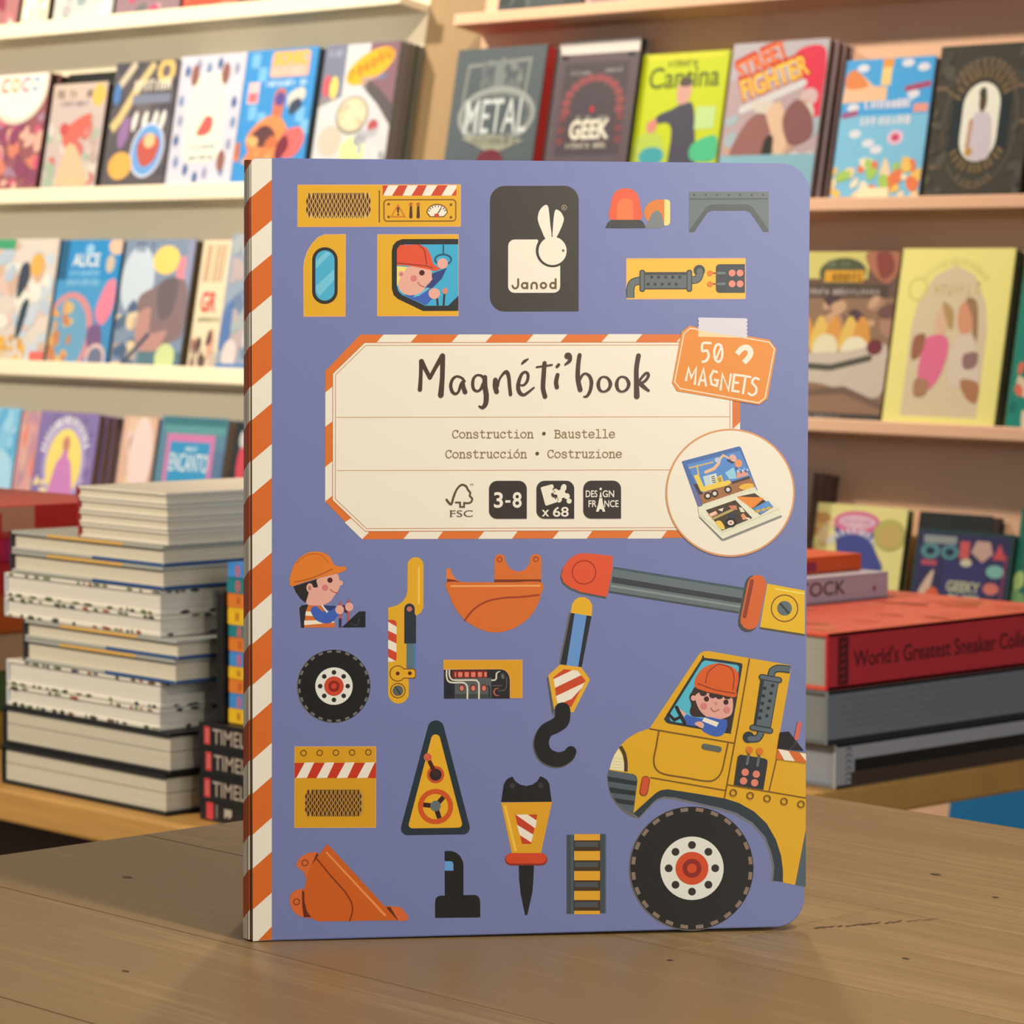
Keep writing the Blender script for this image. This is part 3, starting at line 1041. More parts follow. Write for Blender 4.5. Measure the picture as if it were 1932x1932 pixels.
a.ell(950, 1408, 46, 36, (236, 214, 186), n=20)
a.ell(950, 1408, 18, 14, (190, 84, 50), n=14)
a.poly([(1090, 1300), (1130, 1275), (1190, 1360), (1120, 1370)], (240, 156, 92))
a.poly([(1060, 1190), (1110, 1200), (1150, 1260), (1090, 1260)], (240, 226, 190))
a.poly([(1150, 1330), (1225, 1345), (1200, 1372)], CREAM)
done(a, 'printed_round_picture', 'round picture of the opened magnet book')

# boy in an orange helmet
a = motif(520, 1020, 5.366)
a.poly([(240, 695), (262, 668), (335, 658), (330, 760), (290, 895), (258, 895)], (34, 30, 34))
a.poly([(330, 665), (465, 660), (500, 750), (470, 830), (600, 845), (600, 892), (290, 892), (305, 730)], (226, 112, 44))
a.poly([(308, 728), (372, 732), (390, 778), (300, 770)], CREAM)
a.poly([(290, 822), (420, 818), (480, 850), (590, 828), (594, 842), (290, 868)], CREAM)
a.poly([(180, 475), (420, 402), (428, 482), (380, 490), (370, 455), (332, 470), (345, 540), (300, 640), (252, 600), (205, 535)], (40, 30, 26))
a.blob([(418, 405), (530, 370), (622, 350), (645, 405), (650, 470), (630, 525), (602, 560), (555, 625), (480, 664), (390, 668), (312, 650), (330, 560), (350, 490), (425, 484)], SKIN)
a.ell(658, 442, 24, 26, SKIN, n=16)
a.ell(345, 490, 34, 46, SKIN, n=20)
a.ell(345, 492, 15, 26, (190, 120, 96), n=14)
a.blob([(152, 470), (150, 360), (205, 225), (325, 135), (455, 128), (545, 175), (600, 262), (700, 278), (712, 306), (640, 342), (450, 388), (270, 440)], (236, 126, 34))
a.curve([(190, 432), (330, 402), (470, 348), (575, 300)], 9, (160, 72, 16))
a.curve([(205, 245), (320, 158), (455, 155), (535, 240)], 7, (190, 92, 20))
a.ell(550, 413, 27, 27, (74, 18, 12), n=18)
a.ell(500, 488, 32, 32, (226, 120, 116), n=20)
a.curve([(552, 505), (585, 532), (626, 542)], 8, (190, 80, 60))
a.poly([(470, 668), (600, 672), (660, 700), (640, 740), (540, 720)], (40, 58, 110))
a.line([(690, 690), (720, 720)], 50, (70, 40, 60))
a.curve([(400, 720), (450, 775), (540, 790), (620, 720)], [90, 110, 110, 70], CLOTH)
a.line([(470, 668), (520, 735)], 16, CREAM)
for x, y0, y1 in ((655, 640, 885), (740, 618, 830)):
    a.line([(x, y0), (x, y1)], 22, (206, 86, 70))
a.line([(655, 800), (655, 890)], 26, (34, 44, 84), caps=False)
a.ell(648, 712, 44, 46, SKIN, n=18)
a.ell(745, 684, 42, 44, SKIN, n=18)
a.poly([(672, 890), (800, 770), (845, 730), (910, 728), (910, 890)], (24, 24, 28))
a.curve([(760, 850), (820, 870), (850, 800)], 10, (54, 56, 58))
done(a, 'printed_boy_driver')


def wheel(a, cx, cy, r, ph, rim, mark, marks=24, red=(214, 68, 30)):
    a.ell(cx - r * .018, cy + r * .008, r * 1.008, r * 1.008, rim, n=64)
    a.ell(cx, cy, r, r, BLACK, n=72)
    for i in range(marks):
        t = R(ph + 360 / marks * i)
        for s in (1,):
            ux, uy = math.cos(t), math.sin(t)
            p = [(cx + ux * rr_ - uy * ww, cy + uy * rr_ + ux * ww) for rr_, ww in ((r * .985, r * .062), (r * .985, -r * .062), (r * .925, -r * .062), (r * .925, r * .062))]
            a.poly(p, mark)
    a.ell(cx, cy, r * .515, r * .515, (240, 232, 212), n=48)
    for i in range(8):
        t = R(45 * i)
        a.ell(cx + r * .378 * math.cos(t), cy + r * .378 * math.sin(t), r * .064, r * .064, (44, 36, 30), n=18)
    a.ell(cx, cy, r * .268, r * .268, red, n=32)
    a.ell(cx, cy, r * .154, r * .154, (146, 26, 14), n=28)
    a.ell(cx, cy, r * .078, r * .078, red, n=20)


a = motif(520, 1020, 5.366)
wheel(a, 592, 1485, 368, 7.5, (120, 116, 110), (122, 112, 102))
done(a, 'printed_small_wheel')

# yellow lifting boom
a = motif(520, 1020, 5.366)
a.poly([(1140, 690), (1180, 684), (1230, 668), (1285, 632), (1320, 580), (1335, 520), (1335, 265)] + [(1416 + 81 * math.cos(R(t)), 262 + 81 * math.sin(R(t))) for t in range(180, 361, 18)] +
       [(1497, 690), (1470, 745), (1420, 778), (1420, 800), (1330, 1060), (1330, 1330), (1350, 1440), (1350, 1560)] + [(1245 + 105 * math.cos(R(t)), 1558 + 105 * math.sin(R(t))) for t in range(0, 181, 18)], YEL)
a.rect(1140, 815, 1225, 1240, RED, 40, 'bc')
for q in ([(1140, 835), (1225, 885), (1225, 965), (1140, 925)], [(1140, 1015), (1225, 1055), (1225, 1145), (1140, 1105)], [(1140, 1190), (1215, 1232), (1180, 1240), (1140, 1240)]):
    a.poly(q, CREAM)
a.line([(1450, 285), (1450, 650)], 20, (252, 206, 60))
a.rect(1326, 1050, 1402, 1312, (92, 116, 124))
a.rect(1400, 1055, 1420, 1312, (78, 126, 184))
a.poly([(1303, 1055), (1303, 705)] + [(1356 + 53 * math.cos(R(t)), 703 + 53 * math.sin(R(t))) for t in range(180, 361, 20)] + [(1409, 755), (1422, 770), (1422, 1055)], (38, 46, 50))
a.ell(1355, 706, 27, 27, (206, 112, 88), n=16)
for e, c in ((10, BROWN), (0, YEL)):
    a.ell(1236, 1358, 72 + e, 72 + e, c, n=28)
    a.rect(1240, 1318 - e, 1412 + e, 1400 + e, c, 22, 'bc')
a.ell(1237, 1358, 20, 20, (96, 34, 10), n=14)
a.ell(1360, 1356, 20, 20, (96, 34, 10), n=14)
a.ring(1240, 1531, 73, 9, BROWN)
a.ell(1240, 1531, 53, 53, (94, 96, 92), n=24)
a.line([(1212, 1492), (1266, 1570)], 13, (50, 50, 48), caps=False)
done(a, 'printed_lifting_boom')

# excavator bucket
OB = (226, 110, 34)
a = motif(820, 1020, 5.682)
a.poly([(130, 468), (122, 400), (126, 325), (145, 308), (168, 312), (190, 380), (232, 430), (300, 466)], (232, 122, 50))
a.poly([(132, 465), (132, 425), (200, 432), (300, 464)], (126, 48, 14))
a.poly([(640, 465), (640, 220), (655, 178), (690, 160), (725, 165), (750, 190), (765, 250), (810, 318), (890, 352), (965, 330), (1015, 265), (1025, 200), (1050, 168), (1090, 158), (1128, 172), (1145, 215), (1142, 465)], OB)
a.rect(640, 432, 1142, 465, (126, 48, 14))
a.blob([(130, 466), (400, 464), (800, 464), (1142, 464), (1138, 600), (1090, 730), (1000, 855), (870, 945), (740, 990), (610, 998), (470, 958), (330, 870), (225, 745), (158, 600)], OB, 8)
a.rect(130, 462, 1142, 480, OB)
for x, y in ((697, 218), (1085, 216)):
    a.ring(x, y, 25, 11, (150, 66, 10), n=20)
a.line([(178, 503), (1125, 500)], 20, (250, 166, 84))
a.curve([(322, 870), (420, 752), (560, 668), (740, 630), (930, 620), (1120, 598)], 20, (166, 58, 12))
done(a, 'printed_digger_bucket')

# crane arm
a = motif(980, 1020, 3.45)
head = [(272, 240), (285, 185), (320, 135), (365, 102), (410, 92), (520, 100), (607, 112), (604, 200), (570, 378), (490, 362), (400, 345), (330, 315), (288, 282)]
a.poly([(x - 8, y + 12) for x, y in head], (84, 88, 84))
a.poly([(612, 180), (1480, 322), (1426, 484), (578, 348)], (106, 116, 114))
a.poly([(612, 180), (1480, 322), (1476, 338), (610, 196)], (72, 88, 94))
a.poly([(606, 246), (1446, 388), (1450, 404), (1438, 420), (600, 284)], (56, 58, 58))
a.poly([(594, 298), (1440, 436), (1436, 450), (592, 312)], (140, 146, 142))
a.poly([(584, 338), (1428, 474), (1426, 486), (580, 350)], (70, 76, 76))
a.line([(1530, 300), (1484, 545)], 128, (78, 72, 62))
a.line([(1546, 296), (1498, 530)], 122, (224, 102, 40))
a.line([(1512, 275), (1464, 505)], 26, (150, 58, 24))
a.poly([(1612, 292), (1856, 338), (1856, 620), (1564, 574)], (242, 186, 24))
a.poly([(1564, 574), (1856, 620), (1856, 634), (1562, 586)], (96, 84, 44))
a.line([(1668, 326), (1850, 358)], 9, (252, 222, 96))
a.ring(1724, 453, 86, 8, BROWN, n=40)
a.ell(1724, 453, 48, 48, (100, 110, 108), n=28)
a.line([(1694, 420), (1754, 488)], 14, (52, 56, 56), caps=False)
a.poly(head, (234, 84, 38))
a.ring(420, 217, 76, 8, (172, 40, 16), n=40)
done(a, 'printed_crane_arm')

# crane hook
a = motif(980, 1020, 3.45)
a.poly([(322, 478), (335, 480), (268, 815), (258, 808)], (112, 104, 92))
a.poly([(335, 480), (470, 500), (405, 836), (266, 816)], (36, 32, 40))
a.poly([(360, 480), (438, 492), (382, 834), (306, 822)], (106, 150, 204))
a.poly([(333, 480), (342, 425), (360, 396), (390, 379), (425, 379), (455, 396), (474, 430), (470, 502)], (242, 180, 26))
a.poly([(186, 895), (225, 1115), (215, 1150), (178, 905)], (90, 86, 76))
a.poly([(265, 816), (402, 834), (460, 915), (352, 1128), (226, 1108), (188, 886)], (240, 174, 40))
hx = [(290, 846), (378, 858), (430, 920), (338, 1092), (248, 1076), (220, 900)]
a.poly(hx, (212, 72, 30))
a.poly([(222, 912), (345, 853), (378, 858), (402, 886), (232, 968)], CREAM)
a.poly([(238, 1022), (424, 934), (408, 965), (340, 1040), (250, 1078)], CREAM)
a.curve([(276, 1112), (272, 1180), (232, 1215), (165, 1255), (136, 1335), (168, 1412), (245, 1442), (308, 1420), (334, 1388)], [100, 98, 96, 92, 96, 100, 98, 84, 74], (92, 88, 80))
a.curve([(282, 1112), (278, 1178), (240, 1212), (172, 1250), (144, 1330), (175, 1405), (250, 1434), (312, 1412), (336, 1382)], [100, 98, 96, 92, 96, 100, 96, 82, 72], BLACK)
done(a, 'printed_crane_hook')

# engine panel
a = motif(830, 1230, 11.365)
a.rect(88, 400, 1510, 1032, (32, 30, 32))
a.rect(320, 590, 1105, 1030, (88, 94, 92))
a.rect(95, 690, 318, 1030, (26, 26, 34))
a.rect(330, 930, 1030, 1030, (62, 66, 64))
a.rect(270, 428, 1012, 588, (128, 30, 14))
for x, w in ((335, 30), (437, 92), (577, 92), (717, 92), (860, 92), (980, 56)):
    a.rect(x - w / 2, 462, x + w / 2, 566, (240, 124, 98), 14)
for x in (470, 716, 945):
    a.ell(x, 800, 64, 82, (120, 36, 24), n=20)
    a.ell(x, 808, 42, 56, (226, 128, 104), n=18)
a.curve([(1030, 750), (1060, 800), (1062, 900), (1062, 1030)], 36, (34, 38, 40), caps=False)
for pts in ([(205, 412), (205, 520), (240, 602), (330, 634), (740, 634), (806, 664), (838, 735), (838, 1040)], [(146, 412), (146, 560), (182, 654), (270, 686), (480, 686), (556, 720), (590, 800), (590, 1040)]):
    a.curve(pts, 36, (226, 212, 186), caps=False)
a.curve([(1102, 636), (1172, 634), (1208, 596), (1214, 500), (1256, 458), (1300, 448)], [34, 34, 34, 34, 24, 10], (226, 212, 186), caps=False)
a.curve([(1430, 570), (1424, 770), (1376, 850), (1242, 860)], 26, (78, 82, 80), caps=False)
a.line([(1140, 752), (1330, 752)], 26, (92, 76, 74))
a.curve([(1262, 806), (1186, 828), (1160, 896), (1200, 956), (1272, 968)], [14, 26, 34, 28, 14], (196, 92, 74))
a.ell(1348, 552, 38, 58, (96, 100, 98), rot=-12, n=20)
a.poly([(74, 198), (1772, 198), (1772, 1022), (1500, 1022)] + [(1500, 640), (1488, 560), (1455, 490), (1400, 432), (1340, 410), (1280, 404)] + [(74, 410)], PEACH)
a.poly([(86, 210), (1760, 210), (1760, 1012), (1510, 1012)] + [(1508, 640), (1496, 550), (1462, 480), (1405, 424), (1345, 400), (1280, 394)] + [(86, 394)], (232, 160, 20))
done(a, 'printed_engine_panel')

# square vent plate
a = motif(520, 1380, 4.83)
plate(a, 180, 152, 913, 882, (226, 160, 22), 6)
a.rect(176, 296, 918, 436, (208, 52, 18))
for k in range(4):
    x = 190 + 184 * k
    a.poly([(x, 436), (x + 98, 433), (x + 165, 291), (x + 78, 294)], CREAM)
for i in range(5):
    a.ring(257 + 147.5 * i, 207 - i * 1.5, 25, 10, BROWN, n=20)
a.rect(272, 535, 812, 785, (206, 152, 50), 70)
grille(a, 282, 540, 802, 782, 38, 4, (84, 40, 6))
done(a, 'printed_vent_plate')

# triangle plate with lever and steering wheel
a = motif(520, 1380, 4.83)
a.poly(hull([(1462, -15, 74), (1206, 894, 61), (1711, 888, 61)], 28), (30, 46, 54))
a.poly(hull([(1460, 80, 41), (1250, 859, 34), (1668, 853, 34)], 24), (242, 176, 32))
a.ell(1460, 405, 79, 79, (212, 78, 30), n=30)
a.ell(1460, 405, 55, 55, (40, 28, 28), n=26)
a.line([(1460, 400), (1390, 255)], [42, 34], (76, 16, 10))
a.ell(1388, 246, 37, 36, (222, 96, 66), n=20)
for q in ((1532, 608), (1348, 678), (1496, 802)):
    a.line([(1460, 690), q], 42, (56, 14, 8), caps=False)
a.ring(1460, 695, 138, 45, (218, 84, 22), n=44)
for q in ((1520, 622), (1362, 680), (1490, 788)):
    a.line([(1460, 690), q], 42, (56, 14, 8), caps=False)
a.ell(1460, 690, 48, 48, (104, 112, 112), n=24)
done(a, 'printed_triangle_plate')

# loader shovel
a = motif(520, 1380, 4.83)
SH = (216, 96, 24)
a.blob([(395, 1118), (330, 1110), (245, 1145), (195, 1215), (215, 1255), (262, 1290), (290, 1340), (380, 1170)], (226, 106, 48))
a.blob([(250, 1440), (155, 1478), (135, 1560), (172, 1650), (250, 1698), (330, 1700), (280, 1600), (268, 1500)], (226, 106, 48))
a.poly([(300, 1300), (380, 1112), (400, 1140), (300, 1330)], (104, 36, 16))
a.poly([(245, 1450), (275, 1480), (290, 1620), (335, 1700), (262, 1700), (248, 1600)], (104, 36, 16))
a.blob([(1005, 1608), (1080, 1604), (1140, 1610), (1195, 1670), (1212, 1722), (1110, 1726)], (226, 106, 48))
a.poly([(1010, 1608), (1050, 1606), (1100, 1690), (1120, 1724), (1100, 1724)], (104, 36, 16))
a.poly([(472, 1036), (500, 1058), (1115, 1728), (400, 1738), (345, 1718), (292, 1650), (268, 1560), (266, 1450), (290, 1330), (330, 1230), (385, 1150)], SH)
a.curve([(372, 1160), (500, 1315), (640, 1475), (700, 1580), (702, 1660), (680, 1732)], 15, (140, 52, 12))
a.line([(468, 1112), (1000, 1680)], [14, 22], (244, 150, 74))
for x, y in ((272, 1206), (196, 1560)):
    a.ring(x, y, 27, 10, (140, 62, 22), n=20)
done(a, 'printed_loader_shovel')

# black nozzle
a = motif(520, 1380, 4.83)
a.poly([(1543, 1100), (1600, 1098), (1645, 1112), (1685, 1145), (1708, 1190), (1715, 1225), (1715, 1500), (1820, 1498), (1848, 1510), (1864, 1540), (1868, 1575), (1868, 1703), (1457, 1707), (1457, 1570), (1462, 1535), (1480, 1512), (1510, 1504), (1545, 1504)], BLACK)
a.poly([(1543, 1192), (1600, 1192), (1618, 1202), (1623, 1222), (1623, 1278), (1543, 1278)], (104, 160, 214))
done(a, 'printed_nozzle')

# hammer drill
a = motif(800, 1420, 5.084)
a.poly([(742, 486), (765, 320), (790, 275), (815, 255), (850, 243), (880, 290), (930, 322), (985, 332), (1040, 320), (1090, 285), (1115, 240), (1150, 252), (1182, 275), (1204, 315), (1226, 484)], BLACK)
a.ell(847, 330, 27, 27, (52, 50, 48), n=18)
a.ell(1120, 328, 27, 27, (52, 50, 48), n=18)
a.poly([(740, 490), (1230, 484), (1122, 980), (846, 980)], (234, 164, 26))
a.poly([(765, 520), (790, 520), (895, 955), (868, 955)], (250, 196, 66))
a.poly([(876, 606), (1089, 605), (1030, 886), (942, 886)], (204, 60, 20))
a.poly([(882, 607), (996, 605), (1084, 665), (1068, 738)], CREAM)
a.poly([(892, 702), (1050, 798), (1030, 872), (920, 802)], CREAM)
a.poly([(911, 1080), (1057, 1080), (1052, 1220), (1042, 1345), (995, 1560), (985, 1568), (972, 1565), (930, 1360), (915, 1220)], BLACK)
a.line([(836, 1034), (1128, 1034)], 116, (150, 36, 14))
a.line([(836, 1024), (1128, 1024)], 100, (220, 68, 26))
done(a, 'printed_hammer_drill')

# crawler track
a = motif(800, 1420, 5.084)
a.rect(1438, 794, 1692, 1556, (70, 44, 10))
for x0, x1, y0 in ((1370, 1440, 799), (1690, 1748, 792)):
    a.rect(x0, y0, x1, y0 + 758, (62, 74, 80))
    a.line([(x0 + 50, y0), (x0 + 50, y0 + 758)], 12, (84, 96, 98), caps=False)
for y0, y1 in ((793, 853), (955, 1044), (1146, 1235), (1336, 1424), (1526, 1560)):
    a.rect(1441, y0, 1689, y1, (238, 168, 38))
for y0, y1 in ((868, 916), (1060, 1108), (1252, 1300), (1442, 1492)):
    a.rect(1448, y0, 1670, y1, (76, 80, 80))
done(a, 'printed_crawler_track')

# lorry with the girl driver
a = motif(1120, 1200, 4.6)
YL = (234, 172, 20)
RB = 1838
outer = [(345, 1550), (500, 1410), (540, 1375), (580, 1352), (640, 1342), (900, 1382), (1135, 1422), (1260, 1462), (1390, 1535), (1500, 1640), (1580, 1780), (1625, 1920), (1640, 2040), (1640, 2145)]
inner = [(392, 1588), (520, 1450), (560, 1420), (612, 1405), (700, 1412), (1105, 1505), (1240, 1548), (1380, 1632), (1490, 1755), (1545, 1900), (1566, 2010), (1556, 2135)]
a.line([(x - 8, y + 10) for x, y in inner], 16, (120, 114, 104), caps=False)
a.poly([(118, 1200), (118, 1260), (140, 1380), (190, 1470), (260, 1540), (330, 1580), (388, 1592), (380, 1560), (240, 1480), (160, 1380)], (110, 104, 96))
a.poly([(RB, 1640), (RB, 2188), (1742, 2172)], (78, 92, 98))
a.poly([(135, 1175), (180, 1040), (235, 960), (300, 898), (380, 850), (484, 815), (905, 185), (925, 162), (955, 148), (1000, 146), (1340, 206), (1590, 248), (1705, 270), (1705, 340), (1610, 880), (1590, 990), (RB, 1032), (RB, 1690), (1745, 2172), (1640, 2150)] + outer[::-1][1:] + [(345, 1550)], YL)
a.poly(outer + inner[::-1], (38, 52, 58))
a.poly([(130, 1175), (345, 1210), (370, 1225), (382, 1260), (345, 1555), (260, 1515), (190, 1440), (140, 1340), (122, 1250)], (84, 94, 98))
for q in ([(124, 1230), (378, 1274), (374, 1312), (126, 1274)], [(132, 1322), (364, 1358), (360, 1398), (150, 1372)], [(172, 1418), (354, 1444), (350, 1482), (206, 1462)]):
    a.poly(q, (32, 42, 44))
a.poly([(140, 1168), (150, 1120), (175, 1055), (215, 992), (245, 1040), (262, 1110), (262, 1186)], (246, 230, 176))
for i in range(4):
    a.line([(172 - 6 * i, 1075 + 25 * i), (252, 1082 + 25 * i)], 5, (220, 200, 140), caps=False)
a.curve([(232, 970), (266, 1035), (280, 1110), (280, 1188)], 30, (74, 52, 30), caps=False)
a.poly(catmull([(618, 742), (636, 690), (930, 222), (960, 204), (1255, 246), (1286, 268), (1284, 310), (1200, 800), (1186, 845), (1150, 858), (700, 782), (640, 768)], True, 4), (40, 48, 50))
a.poly([(652, 712), (665, 685), (940, 242), (965, 226), (1240, 266), (1260, 280), (1258, 310), (1178, 800), (1160, 832), (705, 760), (668, 750)], (86, 186, 202))
a.blob([(895, 450), (850, 500), (828, 545), (845, 610), (832, 670), (860, 712), (960, 722), (1040, 760), (1150, 850), (1185, 790), (1215, 640), (1235, 520), (1060, 460)], (56, 34, 26))
a.blob([(800, 700), (860, 715), (945, 735), (930, 790), (840, 790), (778, 760)], CLOTH)
a.blob([(880, 535), (945, 500), (1020, 520), (1110, 540), (1190, 548), (1208, 590), (1195, 690), (1130, 728), (1060, 738), (975, 712), (912, 645)], (236, 168, 148))
a.ell(865, 553, 22, 24, (236, 168, 148), n=18)
a.blob([(940, 735), (990, 715), (1090, 735), (1150, 740), (1156, 800), (1120, 868), (1060, 886), (985, 862), (938, 828), (960, 792)], CLOTH)
a.poly([(958, 720), (1085, 765), (1066, 802), (940, 752)], CREAM)
a.blob([(875, 775), (915, 755), (950, 772), (950, 810), (925, 808)], SKIN)
a.poly([(742, 640), (800, 688), (786, 712), (755, 690)], SKIN)
a.line([(718, 632), (788, 770)], 30, (24, 22, 22))
a.line([(652, 695), (700, 742), (752, 716)], 26, (24, 22, 22))
for x, y in ((950, 512), (1032, 530), (1090, 538), (1160, 540)):
    a.ell(x, y, 32, 24, (56, 34, 26), n=16)
a.blob([(878, 452), (888, 370), (955, 290), (1075, 250), (1190, 280), (1250, 330), (1255, 405), (1238, 480), (1226, 545), (1080, 520), (960, 492)], (228, 94, 28))
a.curve([(970, 420), (995, 325), (1082, 258)], 9, (150, 50, 14))
a.curve([(1082, 258), (1180, 288), (1216, 360), (1206, 480)], 9, (150, 50, 14))
a.curve([(905, 428), (1050, 480), (1222, 512)], 10, (150, 50, 14))
for x, y in ((978, 560), (1147, 588)):
    a.ell(x, y, 22, 23, (60, 22, 14), n=20)
a.ell(955, 622, 29, 28, (224, 128, 126), n=20)
a.ell(1154, 655, 28, 28, (224, 128, 126), n=20)
a.ring(1060, 600, 10, 5, (206, 130, 104), n=16)
a.curve([(1016, 640), (1042, 668), (1086, 652)], 8, (196, 90, 70))
BL = (122, 78, 10)
a.line([(488, 818), (1212, 942)], 11, BL)
a.line([(1350, 215), (1250, 790), (1200, 1060), (1135, 1412)], 11, BL)
a.curve([(565, 838), (545, 960), (522, 1090), (545, 1170), (620, 1212), (800, 1242), (985, 1272), (1065, 1248), (1112, 1180), (1140, 1060), (1165, 945)], 12, BL)
a.line([(495, 1240), (1140, 1352)], 10, BL)
a.line([(1155, 1302), (RB, 1418)], 10, BL)
a.line([(1585, 1080), (1520, 1360)], 10, BL)
a.line([(960, 972), (1085, 996)], 50, (92, 98, 88))
a.line([(452, 1262), (434, 1364)], 74, (150, 70, 20))
a.line([(452, 1262), (434, 1364)], 56, (218, 82, 40))
OL, GR = (40, 48, 52), (94, 104, 108)
for w, c in ((64, OL), (46, GR)):
    a.curve([(1538, 378), (1548, 320), (1600, 296), (1702, 306)], w, c, caps=False)
a.ell(1342, 892, 50, 50, OL, n=26)
for w, c in ((64, OL), (44, GR)):
    a.curve([(1452, 848), (1420, 900), (1352, 905)], w, c, caps=False)
a.ell(1352, 905, 22, 22, GR, n=16)
a.poly([(1446, 388), (1604, 415), (1535, 815), (1385, 790)], OL)
a.poly([(1478, 394), (1598, 416), (1528, 805), (1410, 786)], GR)
for p, q in (((1456, 370), (1608, 398)), ((1376, 808), (1530, 836))):
    a.line([p, q], 52, OL)
    a.line([p, q], 34, GR)
for x, y in ((1550, 445), (1537, 512), (1525, 577), (1512, 640), (1500, 707), (1482, 468), (1470, 533), (1460, 598), (1449, 662), (1438, 725)):
    a.ell(x, y, 16, 16, (36, 40, 42), n=14)
a.poly([(1270, 1042), (1480, 1076), (1504, 1090), (1506, 1120), (1470, 1346), (1214, 1304), (1248, 1062)], (42, 44, 46))
for x, y in ((1312, 1195), (1408, 1212), (1298, 1270), (1394, 1286)):
    a.ell(x, y, 32, 32, (236, 132, 106), n=20)
for x, y in ((1340, 1056), (1430, 1070)):
    a.line([(x + 6, y - 40), (x - 2, y + 20)], 16, (150, 74, 24))
    a.line([(x, y + 4), (x - 12, y + 70)], 36, (26, 28, 30))
    a.line([(x, y), (x - 12, y + 68)], 24, (96, 104, 104))
    a.ell(x + 8, y - 56, 30, 30, (228, 118, 26), n=18)
for i in range(5):
    a.ring(1210 + 146.5 * i, 1372 + 25 * i, 27, 10, BL, n=22)
a.poly([(1612, 850), (1690, 842), (1820, 1010), (1590, 990)], (22, 18, 20))
a.curve([(1690, 1000), (1740, 960), (1750, 920)], 8, (70, 66, 66))
a.line([(1782, 775), (1756, 900)], 38, (222, 104, 88))
a.poly([(1592, 992), (RB, 1034), (RB, 1114), (1578, 1078)], (226, 106, 36))
a.poly([(1596, 994), (1686, 1010), (1742, 1100), (1650, 1090)], CREAM)
a.poly([(1782, 1026), (RB, 1036), (RB, 1098)], CREAM)
done(a, 'printed_lorry', 'yellow lorry with a girl driver in an orange helmet')

a = motif(1120, 1460, 4.6)
wheel(a, 852, 830, 533, 7.5, (104, 98, 92), (142, 116, 96), red=(220, 74, 26))
done(a, 'printed_lorry_wheel')

# ------------------------------------------------------------------ display table with the stacks
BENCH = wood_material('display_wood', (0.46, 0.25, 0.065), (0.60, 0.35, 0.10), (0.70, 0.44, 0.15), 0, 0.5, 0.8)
ZD = 0.58
bench = thing('display_table', 'low orange-toned wooden display table stacked with books behind the oak table', 'table', (-2.4, 2.2, 0))


def bench_box(name, x0, x1, y0, y1, z0, z1, material, bevel=0.001):
    o = MB().box(x0 + 2.4, x1 + 2.4, y0 - 2.2, y1 - 2.2, z0, z1).build(name, material, bench, bevel)
    return o


bench_box('tabletop', -3.2, -1.5895, 1.381, 2.75, ZD - 0.026, ZD, BENCH, 0.003)
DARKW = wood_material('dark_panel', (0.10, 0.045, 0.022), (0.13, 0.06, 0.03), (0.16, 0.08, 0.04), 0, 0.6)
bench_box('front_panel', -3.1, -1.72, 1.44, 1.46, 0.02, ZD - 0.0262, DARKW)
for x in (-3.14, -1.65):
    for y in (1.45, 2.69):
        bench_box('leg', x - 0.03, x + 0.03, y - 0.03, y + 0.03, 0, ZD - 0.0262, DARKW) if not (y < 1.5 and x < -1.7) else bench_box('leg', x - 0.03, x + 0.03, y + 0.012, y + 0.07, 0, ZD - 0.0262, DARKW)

SPINE_PRINT = print_material('spine_print', 0.45)
EDGE_PRINT = print_material('edge_print', 0.6)
KS = K_STACK
_pages = {}


def pages(c, K):
    k = (c, K)
    if k not in _pages:
        _pages[k] = page_material('page_edges', ink(c, K), 0.82)
    return _pages[k]


def flat_book(name, label, x0, x1, y0, y1, z0, z1, cover, page, spine='x0', spine_col=None, board=0.0022, group=None, rough=0.45, inset=0.003, cat='book', split=False, over=0.0):
    """a closed book lying flat; spine names the side its back is on"""
    cx, cy = (x0 + x1) / 2, (y0 + y1) / 2
    t = thing(name, label, cat, (cx, cy, z0), group=group)
    X0, X1, Y0, Y1, H = x0 - cx, x1 - cx, y0 - cy, y1 - cy, z1 - z0 - 0.0002
    cm = mat('book_cover', cover, rough, 0.5, KS)
    co = MB().box(X0, X1, Y0, Y1, 0, board).box(X0, X1, Y0, Y1, H - board, H).build('cover', cm, t, min(0.0006, board * .3))
    s = 0.002
    b = dict(x0=(X0, X0 + s, Y0, Y1), x1=(X1 - s, X1, Y0, Y1), y0=(X0, X1, Y0, Y0 + s), y1=(X0, X1, Y1 - s, Y1))[spine]
    sm = cm if spine_col is None else mat('book_spine', spine_col, rough, 0.5, KS)
    if spine_col is None and over == 0:
        bk = MB().box(b[0], b[1], b[2], b[3], board, H - board).build('spine', sm, t)
    else:
        bk = MB().box(b[0] - 0.0008, b[1], b[2] - 0.0004, b[3] + 0.0004, -0.0 + 0.0001, H - 0.0001).build('spine', sm, t, 0.0005)
    i = inset
    p = [X0 + i, X1 - i, Y0 + i, Y1 - i]
    k = dict(x0=0, x1=1, y0=2, y1=3)[spine]
    p[k] = b[1] if spine in ('x0', 'y0') else (b[0] if spine == 'x1' else b[2])
    pm = pages(page, KS)
    if split:
        m_ = (board + H - board) / 2 + 0.001
        MB().box(*p, board, m_ - 0.0003).build('page_block', pm, t)
        MB().box(*p, m_ + 0.0003, H - board).build('page_block', pm, t)
    else:
        MB().box(*p, board, H - board).build('page_block', pm, t)
    return t, co, bk, (X0, X1, Y0, Y1, H)


TF = 1.3953
PG = (216, 200, 172)
